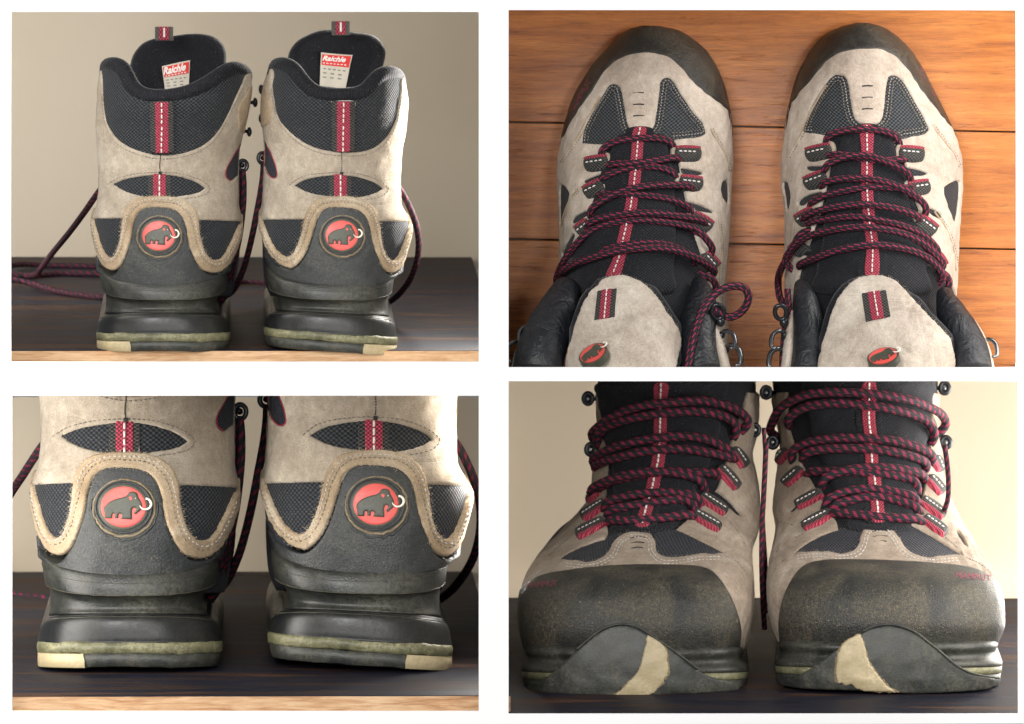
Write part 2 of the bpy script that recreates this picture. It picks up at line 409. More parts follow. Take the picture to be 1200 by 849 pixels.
def patch(c, name, form, outline, material, off=0.0, thick=2.0, r=2.0, h=3.0, holes=(), under=1.5, puff=0.0, rag=0.0,
          parent=None, lump=0.0, extra=None, back=False):
    def prep(o):
        q = crs(o, max(h*.7, .6), True)
        if rag:
            nrm = np.roll(q, -1, 0)-np.roll(q, 1, 0); nrm = np.stack([-nrm[:, 1], nrm[:, 0]], 1); nrm /= np.maximum(np.linalg.norm(nrm, axis=1, keepdims=True), 1e-6)
            q = q+nrm*(rng.normal(0, rag, len(q))[:, None])
        a = form.to_a(q[:, 0], q[:, 1]); return np.stack([a, q[:, 1]], 1)
    loops = [prep(outline)]+[prep(k) for k in holes]
    # resample in surface space where stretched
    def densify(q):
        out = []
        for i in range(len(q)):
            p0, p1 = q[i], q[(i+1) % len(q)]; k = max(1, int(np.linalg.norm(p1-p0)/(h*1.2)))
            for t in range(k): out.append(p0+(p1-p0)*t/k)
        return np.array(out)
    loops = [densify(q) for q in loops]
    mn = loops[0].min(0); mx = loops[0].max(0)
    gx, gy = np.meshgrid(np.arange(mn[0], mx[0], h), np.arange(mn[1], mx[1], h*.87))
    gx = gx+(np.arange(gx.shape[0]) % 2)[:, None]*h*.5
    g = np.stack([gx.ravel(), gy.ravel()], 1)
    def inside(p):
        k = pip(p, loops[0])
        for q in loops[1:]: k &= ~pip(p, q)
        return k
    g = g[inside(g)]
    allb = loops
    def dist(p): return np.min([dseg(p, q) for q in allb], 0)
    dg = dist(g) if len(g) else np.zeros(0)
    g = g[dg > r*1.15+.2]
    ring = []
    for fr in (.3, 1.0):
        for q in loops:
            e = np.roll(q, -1, 0)-np.roll(q, 1, 0); nn = np.stack([-e[:, 1], e[:, 0]], 1); nn /= np.maximum(np.linalg.norm(nn, axis=1, keepdims=True), 1e-6)
            for sg in (1, -1):
                cnd = q+nn*sg*r*fr; k = inside(cnd); cnd = cnd[k]
                if len(cnd): cnd = cnd[dist(cnd) > r*fr*.85]; ring.append(cnd)
    ring = [x for x in ring if len(x)]
    nb = sum(len(q) for q in loops)
    pts = np.vstack(loops+ring+([g] if len(g) else []))
    edges = []; s0 = 0
    for q in loops:
        edges += [(s0+i, s0+(i+1) % len(q)) for i in range(len(q))]; s0 += len(q)
    vo, eo, fo, ov, oe, of = delaunay_2d_cdt([Vector((float(p[0]), float(p[1]))) for p in pts], edges, [], 0, 1e-5)
    V2 = np.array([(v[0], v[1]) for v in vo]); F = np.array([f for f in fo if len(f) == 3])
    cen = V2[F].mean(1); F = F[inside(cen)]
    # orient consistently
    A = V2[F[:, 0]]; B = V2[F[:, 1]]; C = V2[F[:, 2]]
    cr = (B[:, 0]-A[:, 0])*(C[:, 1]-A[:, 1])-(B[:, 1]-A[:, 1])*(C[:, 0]-A[:, 0])
    F = F[abs(cr) > 1e-7]; cr = cr[abs(cr) > 1e-7]; F[cr < 0] = F[cr < 0][:, ::-1]
    d = dist(V2); isb = d < 1e-3
    prof = np.sqrt(np.clip(1-(1-np.clip(d/max(r, .01), 0, 1))**2, 0, 1))
    H = off+thick*prof
    if puff: H = H+puff*(1-np.exp(-d/14.0))
    if lump: H = H+lump*np.array([math.sin(p[0]*.21+1.3*math.sin(p[1]*.13))*math.sin(p[1]*.17+p[0]*.05) for p in V2])
    if extra is not None: H = H+extra(V2, d)
    P = form.P(V2[:, 0], V2[:, 1]); Nn = form.N(V2[:, 0], V2[:, 1]); T = P+Nn*H[:, None]
    # skirt
    from collections import Counter
    cnt = Counter()
    for f in F:
        for i in range(3): cnt[(min(f[i], f[(i+1) % 3]), max(f[i], f[(i+1) % 3]))] += 1
    lo = P+Nn*(off-under)
    if back:
        n0 = len(T); V = np.vstack([T, lo]); UV = np.vstack([V2, V2])/10
        FF = [tuple(f) for f in F]+[(f[0]+n0, f[2]+n0, f[1]+n0) for f in F]
        for f in F:
            for i in range(3):
                a_, b_ = f[i], f[(i+1) % 3]
                if cnt[(min(a_, b_), max(a_, b_))] == 1: FF.append((a_, b_, b_+n0, a_+n0)[::-1])
    else:
        mp = {}; add = []; FF = [tuple(f) for f in F]
        def lw(i):
            if i not in mp: mp[i] = len(T)+len(add); add.append(i)
            return mp[i]
        for f in F:
            for i in range(3):
                a_, b_ = f[i], f[(i+1) % 3]
                if cnt[(min(a_, b_), max(a_, b_))] == 1: FF.append((a_, lw(a_), lw(b_), b_))
        V = np.vstack([T, lo[add]]) if add else T
        UV = np.vstack([V2, V2[add]])/10 if add else V2/10
    return c.add(name, V, FF, material, UV, parent)

def tube(c, name, pts, rad, material, parent=None, step=2.0, nseg=10, flat=1.0, smooth=True, cap=True, close=False, raw=False):
    P = crs([tuple(p) for p in pts], step, close) if not raw else np.asarray(pts, float)
    n = len(P)
    if np.ndim(rad): R = np.interp(np.linspace(0, 1, n), np.linspace(0, 1, len(rad)), rad)
    else: R = np.full(n, rad)
    T = np.gradient(P, axis=0) if not close else np.roll(P, -1, 0)-np.roll(P, 1, 0)
    T /= np.maximum(np.linalg.norm(T, axis=1, keepdims=True), 1e-9)
    up = np.array([0.013, -1.0, 0.021]); N = np.cross(T, up)
    bad = np.linalg.norm(N, axis=1) < .05; N[bad] = np.cross(T[bad], [0, 0, 1.0]); N /= np.linalg.norm(N, axis=1, keepdims=True)
    B = np.cross(T, N)
    s = np.concatenate([[0], np.cumsum(np.linalg.norm(np.diff(P, axis=0), axis=1))])
    th = np.linspace(0, 2*math.pi, nseg, endpoint=False)
    V = (P[:, None, :]+R[:, None, None]*(np.cos(th)[None, :, None]*N[:, None, :]+flat*np.sin(th)[None, :, None]*B[:, None, :])).reshape(-1, 3)
    F = []; uvs = []; rings = n if close else n-1
    for i in range(rings):
        i2 = (i+1) % n
        for j in range(nseg):
            k = (j+1) % nseg; F.append((i*nseg+j, i*nseg+k, i2*nseg+k, i2*nseg+j))
            s1 = s[i]/10; s2 = (s[i2] if i2 else s[-1]+step)/10; v1 = j/nseg; v2 = (j+1)/nseg
            uvs += [(s1, v1), (s1, v2), (s2, v2), (s2, v1)]
    if cap and not close:
        F.append(tuple(range(nseg-1, -1, -1))); F.append(tuple((n-1)*nseg+j for j in range(nseg))); uvs += [(0, 0)]*(2*nseg)
    if c is None: return V, F
    return c.add(name, V, F, material, (np.array(uvs),), parent, smooth)

def join(parts):
    V = []; F = []; n = 0
    for v, f in parts:
        V.append(np.asarray(v)); F += [tuple(i+n for i in q) for q in f]; n += len(v)
    return np.vstack(V), F

def stitches(c, form, path, off, dash=3.2, gap=2.0, r=.55, material=GREY_THREAD, name='stitching', closed=False, parent=None, jitter=.12, rows=(0,)):
    parts = []
    for w_ in rows:
        q = crs(path, .5, closed)
        if w_:
            e = np.gradient(q, axis=0); nn = np.stack([-e[:, 1], e[:, 0]], 1); nn /= np.maximum(np.linalg.norm(nn, axis=1, keepdims=True), 1e-6); q = q+nn*w_
        i = 0; per = int((dash+gap)/.5); dn = int(dash/.5)
        while i+dn < len(q):
            seg = q[[i, i+dn//3, i+2*dn//3, i+dn]]+rng.normal(0, jitter, (4, 2))*[1, 1]
            lift = np.array([off-.3, off+r*.6, off+r*.6, off-.3])
            parts.append(tube(None, '', form.at(seg[:, 0], seg[:, 1], lift), r, None, nseg=5, raw=True)); i += per
    if not parts: return None
    V, F = join(parts); o = c.add(name, V, F, material, None, parent); o['kind'] = 'stuff'; return o

def fibres(c, form, path, off, closed=False, density=1.0, ln=2.2, material=FIBRE, parent=None, spread=.8):
    q = crs(path, 1.0/density, closed); n = len(q)
    e = np.gradient(q, axis=0); nn = np.stack([-e[:, 1], e[:, 0]], 1); nn /= np.maximum(np.linalg.norm(nn, axis=1, keepdims=True), 1e-6)
    V = []; F = []
    for i in range(n):
        p = q[i]+rng.normal(0, .5, 2); sd = rng.choice([-1, 1]); l = abs(rng.normal(0, 1))*ln*.5+.5
        e1 = p+nn[i]*sd*l+rng.normal(0, spread, 2)
        A = form.at([p[0]], [p[1]], off)[0]; B = form.at([e1[0]], [e1[1]], off+rng.uniform(-.5, 1.3))[0]
        t = rng.normal(0, 1, 3); t = t/np.linalg.norm(t)*.16
        k = len(V); V += [A+t, A-t, B]; F.append((k, k+1, k+2))
    o = c.add('frayed_edge', np.array(V), F, material, None, parent, False); o['kind'] = 'stuff'; return o

def on(form, pts, lift, z=None):
    q = np.array(pts, float); L = q[:, 2] if q.shape[1] > 2 else lift
    return form.at(q[:, 0], q[:, 1], np.broadcast_to(np.asarray(L, float), len(q)))

def lace(c, form, pts, lift, r=5.0, flat=.8, parent=None, name='lace'):
    q = crs([p[:2] for p in pts], 3.0)
    k_ = np.arange(len(q)); e_ = np.clip(np.minimum(k_, k_[::-1])/4.0, 0, 1); P = form.at(q[:, 0], q[:, 1], -5+(lift+5)*np.sin(e_*math.pi/2))
    for _ in range(4): P[1:-1] = (P[:-2]+2*P[1:-1]+P[2:])/4
    o = tube(c, name, P, r, ROPE_FINE if flat > .82 else ROPE, parent=parent, raw=True, nseg=14, flat=flat)
    return o

def ellipsoid(c, cen, rx, ry, rz, n=12, tilt=None):
    V = []; F = []
    for i in range(n+1):
        ph = math.pi*i/n
        for j in range(2*n):
            th = math.pi*j/n; V.append((rx*math.sin(ph)*math.cos(th), ry*math.sin(ph)*math.sin(th), rz*math.cos(ph)))
    for i in range(n):
        for j in range(2*n):
            k = (j+1) % (2*n); F.append((i*2*n+j, i*2*n+k, (i+1)*2*n+k, (i+1)*2*n+j))
    V = np.array(V)
    if tilt is not None: V = V @ np.array(tilt)
    return V+np.array(cen), F

def ring_pts(cen, rx, ry, ax=(1, 0, 0), ay=(0, 0, 1), n=24, a0=0, a1=2*math.pi):
    ax = np.array(ax, float); ay = np.array(ay, float); t = np.linspace(a0, a1, n, endpoint=abs(a1-a0) < 6.2)
    return np.array(cen)+rx*np.cos(t)[:, None]*ax+ry*np.sin(t)[:, None]*ay

def text_on(c, s, fn, size, material, name='lettering', parent=None, extrude=.25, bold=0.0, shear=0.0):
    """text mesh; fn maps text-plane (u right, v down, w out) arrays (px) to (x, depth, py)"""
    cu = bpy.data.curves.new('t', 'FONT'); cu.body = s; cu.size = size; cu.align_x = 'CENTER'; cu.align_y = 'CENTER'
    cu.extrude = extrude; cu.offset = bold; cu.shear = shear; cu.resolution_u = 3
    o = bpy.data.objects.new('t', cu); COL.objects.link(o)
    bpy.context.view_layer.update()
    me = bpy.data.meshes.new_from_object(o.evaluated_get(bpy.context.evaluated_depsgraph_get()))
    V = np.array([v.co[:] for v in me.vertices]); F = [tuple(p.vertices) for p in me.polygons]
    bpy.data.objects.remove(o); bpy.data.curves.remove(cu); bpy.data.meshes.remove(me)
    return c.add(name, fn(V[:, 0], -V[:, 1], V[:, 2]), F, material, None, parent, False)

# ------------------------------------------------------------------ placing sets
def set_matrix(cx, cy, depth, k=1.0, anchor=None):
    """local metres (x right, y away, z up) around panel point (cx,cy) px -> world; keeps size on the board plane"""
    wp = W(cx, cy); camp = Vector((0, -CAMD, 0)); d = (wp-camp); t = (CAMD+depth)/CAMD
    org = camp+d*t; f = d.normalized(); z = Vector((0, 0, 1)); r = f.cross(z).normalized(); u = r.cross(f)
    M = Matrix((r, f, u)).transposed().to_4x4()
    s = k*t
    return Matrix.Translation(org) @ M @ Matrix.Diagonal((s, s, s, 1))
class Panel:
    def __init__(s, cx, cy, depth): s.cx, s.cy, s.M = cx, cy, set_matrix(cx, cy, depth)
    def thing(s, name, label, cat, base, group=None):
        r = bpy.data.objects.new(name, None); COL.objects.link(r); r.empty_display_size = .02
        r.matrix_world = s.M @ Matrix.Translation(((base[0]-s.cx)*U, base[1]*U, -(base[2]-s.cy)*U))
        r['label'] = label; r['category'] = cat
        if group: r['group'] = group
        return Ctx(s.cx, s.cy, base, r)
    def struct(s, name, base=(0, 0, 0)):
        c = s.thing(name, '', '', base); c.root['kind'] = 'structure'; del c.root['label']; del c.root['category']; return c
def box_vf(x0, x1, y0, y1, z0, z1, slope=0.0, b=0.0):
    """px box; z = py; slope raises far edge"""
    V = [(x, y, z-slope*y) for z in (z0, z1) for y in (y0, y1) for x in (x0, x1)]
    F = [(0, 1, 3, 2), (4, 6, 7, 5), (0, 4, 5, 1), (2, 3, 7, 6), (0, 2, 6, 4), (1, 5, 7, 3)]
    return np.array(V, float), F
def bevel(o, wd, seg=2):
    bm = bmesh.new(); bm.from_mesh(o.data); bmesh.ops.bevel(bm, geom=bm.edges[:], offset=wd, segments=seg, profile=.5, affect='EDGES')
    bm.to_mesh(o.data); bm.free()

P1 = Panel(287, 219, 0.16); P2 = Panel(893, 221, 0.03); P3 = Panel(287, 648.5, 0.16); P4 = Panel(894.5, 641.5, 0.12)
# ================================================================== added white board with four openings, standing for the borders around the views
def build_border_board():
    holes = [(13, 561, 14, 424), (596, 1190.5, 12, 430.5), (14, 561, 464, 833.5), (596, 1193, 447, 836.5)]
    xs = sorted({-900, 2100}|{h[0] for h in holes}|{h[1] for h in holes}); ys = sorted({-900, 1750}|{h[2] for h in holes}|{h[3] for h in holes})
    solid = {}
    for i in range(len(xs)-1):
        for j in range(len(ys)-1):
            mx, my = (xs[i]+xs[i+1])/2, (ys[j]+ys[j+1])/2
            solid[i, j] = not any(h[0] < mx < h[1] and h[2] < my < h[3] for h in holes)
    V = []; F = []
    T = 0.0025
    def quad(a, b, c_, d): k = len(V); V.extend([a, b, c_, d]); F.append((k, k+1, k+2, k+3))
    for (i, j), s in solid.items():
        if not s: continue
        a, b = W(xs[i], ys[j]), W(xs[i+1], ys[j+1]); x0, x1, z1, z0 = a.x, b.x, a.z, b.z
        quad((x0, 0, z0), (x1, 0, z0), (x1, 0, z1), (x0, 0, z1)); quad((x0, T, z0), (x0, T, z1), (x1, T, z1), (x1, T, z0))
        for di, dj, q in ((-1, 0, ((x0, 0, z0), (x0, 0, z1), (x0, T, z1), (x0, T, z0))), (1, 0, ((x1, 0, z0), (x1, T, z0), (x1, T, z1), (x1, 0, z1))),
                          (0, -1, ((x0, 0, z1), (x1, 0, z1), (x1, T, z1), (x0, T, z1))), (0, 1, ((x0, 0, z0), (x0, T, z0), (x1, T, z0), (x1, 0, z0)))):
            if not solid.get((i+di, j+dj), True): quad(*q)
    o = mesh_obj('border_board', V, F, BOARD, smooth=False); o['kind'] = 'structure'
    bm = bmesh.new(); bm.from_mesh(o.data); bmesh.ops.remove_doubles(bm, verts=bm.verts[:], dist=1e-6); bm.to_mesh(o.data); bm.free()
    # unseen thin dividers, added to keep the compartments' lights apart
    def part(x0, x1, y0, y1, p0, p1):
        a, b = W(x0, p0), W(x1, p1)
        V = [(x, y, z) for z in (b.z, a.z) for y in (y0, y1) for x in (a.x, b.x)]
        q = mesh_obj('light_divider', V, [(0, 1, 3, 2), (4, 6, 7, 5), (0, 4, 5, 1), (2, 3, 7, 6), (0, 2, 6, 4), (1, 5, 7, 3)], INNER, smooth=False); q['kind'] = 'structure'
    part(576.5, 579.5, 0.0027, .78, -300, 1150)
    part(-500, 576, 0.0027, .66, 442.5, 444.5); part(580, 1700, 0.0027, .64, 437.5, 439.5)
build_border_board()

def backdrop(P, name, depth, mt, x0, x1, y0, y1):
    c = P.struct(name); V, F = box_vf(x0, x1, depth, depth+14, y0, y1); c.root.name = name+'_tmp'
    o = c.add(name, V, F, mt, None, None, False)
    mw = c.root.matrix_world.copy(); bpy.data.objects.remove(c.root); o.parent = None; o.matrix_world = mw; o['kind'] = 'structure'
    return o
bpy.context.view_layer.update()
backdrop(P1, 'backdrop', 1120, WALL_BEIGE, -420, 604, -330, 436)
backdrop(P3, 'backdrop', 1110, WALL_BEIGE, -420, 604, 440, 1080)
backdrop(P4, 'backdrop', 1000, WALL_CREAM, 548, 1640, 412, 1080)

def table(P, zc, slope, yf, yb, x0, x1, bottom, label):
    c = P.thing('wooden_table', label, 'table', ((x0+x1)/2, yf, zc+5))
    V, F = box_vf(x0, x1, yf+1.2, yb, zc, zc+18, slope); o = c.add('tabletop', V, F, DARKWOOD, None, None, False); bevel(o, .0006)
    # bare front edge of the board
    V, F = box_vf(x0, x1, yf-1.5, yf+1.0, zc-slope*yf+1.0, zc+bottom)
    V[:, 2] = np.where(V[:, 2] < zc+5-slope*yf, zc-slope*yf+.8, zc+bottom)
    o = c.add('raw_edge', V, F, RAWWOOD, None, None, False)
    return c
table(P1, 411.6, .089, 6, 1110, -300, 590, 21, 'dark wooden table top with bare pale edge under the whole boots seen from behind')
table(P3, 788.5, .105, -215, 1100, -300, 590, 45, 'dark wooden table top with bare pale edge under the enlarged close-up heels')
c4 = P4.thing('wooden_table', 'dark wooden table top under the two worn toe caps seen from the front', 'table', (890, 0, 812))
V, F = box_vf(566, 1640, -235, 770, 812, 830, .137); o = c4.add('tabletop', V, F, DARKWOOD, None, None, False); bevel(o, .0006)

# plank floor behind the boots seen from above
cf = P2.struct('floor', (893, 330, 221))
V, F = box_vf(560, 1560, 346, 362, -330, 446); cf.add('subfloor', V, F, RUB_GLOSS, None, None, False)
tilt = math.tan(math.radians(1.2))
for p0, p1 in ((-330, -170), (-170, -24), (-24, 140), (140, 283), (283, 426), (426, 446)):
    V, F = box_vf(582, 1500, 330, 345, p0+.9, p1-.9)
    V[:, 2] += (V[:, 0]-595)*tilt*(1 if p1 < 440 else .0)
    if p1 > 440: V[:, 2] = np.where(V[:, 2] < 436, V[:, 2]+(V[:, 0]-595)*tilt*.6, V[:, 2])
    if p0 == -330: V[:, 2] = np.where(V[:, 2] < -200, -330, V[:, 2])
    o = cf.add('plank', V, F, FLOOR, None, None, False); bevel(o, .0005)

# ================================================================== emblem: disc with a shaggy elephant
MAM = [(-145, 85), (-147, 45), (-152, 15), (-137, -15), (-100, -45), (-50, -65), (0, -77), (28, -93), (44, -116), (75, -120), (104, -107), (116, -76), (130, -50),
       (141, -25), (142, 5), (131, 28), (111, 45), (92, 60), (80, 47), (96, 26), (91, 10), (78, 5), (66, 25), (65, 55), (67, 100, True), (-22, 95, True), (-12, 65), (-30, 53),
       (-38, 62), (-38, 90, True), (-70, 87, True), (-68, 60), (-80, 52), (-86, 62), (-88, 92, True), (-140, 92, True)]
def badge(c, form, cx, cy, sc, off, parent, xs=1.0, ys=1.0, groove=True):
    f = lambda pts: [(cx+p[0]*sc*xs, cy+p[1]*sc*ys, *p[2:]) for p in pts]
    circ = lambda rx, ry, n=28: [(cx+rx*math.cos(2*math.pi*i/n), cy+ry*math.sin(2*math.pi*i/n)) for i in range(n)]
    R = 175*sc*xs; Q = 161*sc*ys
    b = patch(c, 'badge_disc', form, circ(R+2.4, Q+2.4), BADGE_DARK, off, 1.0, 1.0, 1.6, parent=parent)
    patch(c, 'red_disc', form, circ(R, Q), RED_ENAMEL, off+.9, .5, .5, 1.6, parent=b)
    patch(c, 'mammoth_emblem', form, f(MAM), BADGE_DARK, off+1.3, 1.3, .9, 1.1, parent=b)
    patch(c, 'ear', form, f([(40, -70), (52, -82), (66, -78), (68, -60), (58, -50), (46, -58)]), RED_ENAMEL, off+2.4, .3, .3, .6, parent=b)
    tk = ring_pts((0, 0, 0), 1, 1, (1, 0, 0), (0, 0, 1), 22, math.radians(168), math.radians(-85))
    pts = on(form, [(cx+(168+p[0]*44)*sc*xs, cy+(-22+p[2]*42)*sc*ys) for p in tk], off+3.0)
    tube(c, 'tusk', pts, [.3, .85, 1.1, .9], TUSK, parent=b, raw=True, nseg=8)
    tube(c, 'eye', on(form, [(cx+90*sc*xs, cy-66*sc*ys), (cx+96*sc*xs, cy-66*sc*ys)], off+2.7), .5, TUSK, parent=b, nseg=6, step=.4)
    if groove:
        q = [(cx+(R+6.6+rng.normal(0, .35))*math.cos(t)+.6, cy+(Q+6.4+rng.normal(0, .35))*math.sin(t)+.9) for t in np.linspace(0, 2*math.pi, 60, endpoint=False)]
        tube(c, 'worn_ring', on(form, q, off+.2), 1.15, RUB_BROWN, parent=parent, close=True, step=1.5, nseg=7)
        tube(c, 'moulded_ring', on(form, circ(R+4.4, Q+4.3, 40), off+.3), 1.3, RUB_HEEL, parent=parent, close=True, step=1.5, nseg=8)
        q = [(cx+(R+8.5+rng.normal(0, .5))*math.cos(t)+.8, cy+(Q+9.3+rng.normal(0, .6))*math.sin(t)+1.2) for t in np.linspace(-.2, math.pi+.3, 34)]
        tube(c, 'moulded_ring', on(form, q, off+.1), 1.2, RUB_HEEL, parent=parent, step=1.5, nseg=7)
    return b
# ================================================================== boots seen from behind
HL = dict(
 rows=[(60, 122, 289, 16, 62, 110, 2.1), (80, 120, 290.5, 14, 64, 115, 2.1), (100, 116.5, 291.5, 12, 66, 120, 2.1), (120, 115.5, 289, 12, 68, 125, 2.1), (150, 114, 283, 14, 70, 135, 2.1),
       (180, 116, 277.5, 13, 70, 150, 2.1), (212, 117.5, 276.5, 8, 70, 170, 2.1), (240, 115.5, 276.5, 3, 70, 200, 2.15), (258, 110.5, 279.5, 0, 70, 220, 2.2), (275, 111, 279, -2, 70, 230, 2.2),
       (300, 114.5, 270.5, -3, 68, 240, 2.3), (320, 116, 266.5, -2, 66, 240, 2.3), (345, 117, 265, 0, 66, 240, 2.3)],
 vamp=[(228, 160, 250, 150, 60, 120, 2.2), (250, 130, 268, 130, 70, 150, 2.3), (290, 122, 281, 120, 80, 190, 2.4), (330, 120, 277, 120, 80, 210, 2.5), (352, 122, 270, 120, 80, 210, 2.5)],
 rim=[(-40, 128), (60, 104), (98, 85), (112, 78), (124, 75.5), (136, 76), (144, 84), (150, 98), (160, 109), (176, 114), (200, 113.5), (225, 108), (245, 98), (261, 87), (275, 80), (284, 81), (290, 84), (303, 89), (345, 106), (420, 128)],
 suede_top=[(118, 82), (121, 94), (121.5, 108), (122.5, 125), (126, 143), (134, 158), (146, 169), (160, 176), (175, 180.5), (188, 182.5), (205, 181.5), (224, 177), (242, 167), (255, 152), (265, 132), (274, 114), (282, 98), (286, 88), (296, 82)],
 fabric_low=257, fabric_lean=3.5,
 eye=[(135, 216.5, True), (145, 212), (160, 208.6), (175, 206.7), (190, 206.2), (207, 207.5), (222, 211.5), (232, 216), (239.5, 221.5, True), (232, 226), (220, 229), (204, 231.5), (188, 232), (170, 231), (154, 227), (142, 222)],
 eye_piping=[(128, 217), (140, 210), (158, 205), (175, 203.4), (190, 203), (208, 204), (224, 208), (236, 213), (244, 221), (240, 228), (228, 232), (214, 234)],
 band_out=[(104, 246), (109.5, 252), (112, 262), (120, 287.5), (126, 299), (131.5, 302.5), (137, 298), (142.5, 280.6), (144.8, 260), (148.5, 246), (158, 235), (173, 231.2), (188, 230.6), (202, 231.4), (216, 235.6), (227, 245), (231.8, 257), (233.5, 275), (238.6, 295), (245, 303), (251, 305), (258, 302.5), (269, 283.5), (276.5, 267), (281, 260), (288, 252)],
 band_in=[(290, 262), (281, 272), (274, 291), (265.5, 308.5), (256, 317.6), (246.7, 319.6), (236, 316), (227, 303), (220.5, 285), (217.8, 268), (212.8, 255), (203.5, 247.2), (189, 244.6), (174, 244.7), (163.6, 250), (157.8, 263), (154.5, 281), (148.8, 299), (142, 312.5), (132.5, 317), (122.7, 311), (115.6, 294.5), (111, 275), (108, 260), (100, 252)],
 cap=[(112, 300), (116, 312), (120, 318), (132, 324), (142, 314), (149, 300), (155, 280), (158, 262), (164, 249), (174, 243), (189, 243), (204, 245.5), (213, 254), (218, 268), (220.5, 285), (228, 305), (238, 319), (248, 322), (258, 319), (266, 309), (271, 300), (285, 296), (290, 312), (268, 318), (253, 327), (224, 335.5), (190, 339), (158, 336.5), (132, 330), (117, 320), (98, 310)],
 web=(190.3, 119.5, 179.5), webw=13.2, slot=(187.2, 206, 232), badge=(186.6, 277), seam=[(188.5, 183), (187.5, 194), (188, 203)],
 low=[(280, 205), (262, 204)], gore=[(280, 168), (276, 174), (268, 188), (262.5, 200), (263, 208), (268, 212), (275, 207), (283, 196), (290, 184)],
 eyelet=[(291, 100), (284, 112), (277, 124), (276, 140), (279, 154), (288, 156), (300, 150), (306, 110)],
 hooks=[(291, 119, 298, 119, 1), (284, 153, 291, 154, 1), (278, 192, 284.5, 194, 2)],
 tongue=[(151, 130, True), (151.5, 95), (152, 75), (156, 60), (166, 47), (180, 41), (200, 38), (220, 35.5), (238, 36), (251, 41), (259.5, 52), (261, 70), (260, 95), (262, 130, True)],
 tform=[(20, 140, 272, 232, -34, 4, 2.0), (60, 142, 270, 236, -40, 4, 2.0), (90, 142, 272, 228, -46, 4, 2.0), (140, 142, 274, 205, -50, 4, 2.0)],
 loop=[(190, 40), (190.5, 30)], label=((184, 79), (223.5, 70), (221, 112), (189, 113)), lred=.40,
 warp=0.0, lace_ring=(284.5, 194))
def shiftpts(L, dx, dy=0): return [(p[0]+dx, p[1]+dy, *p[2:]) for p in L]
def mirr(L, c2): return [(c2-p[0], p[1], *p[2:]) for p in L][::-1]
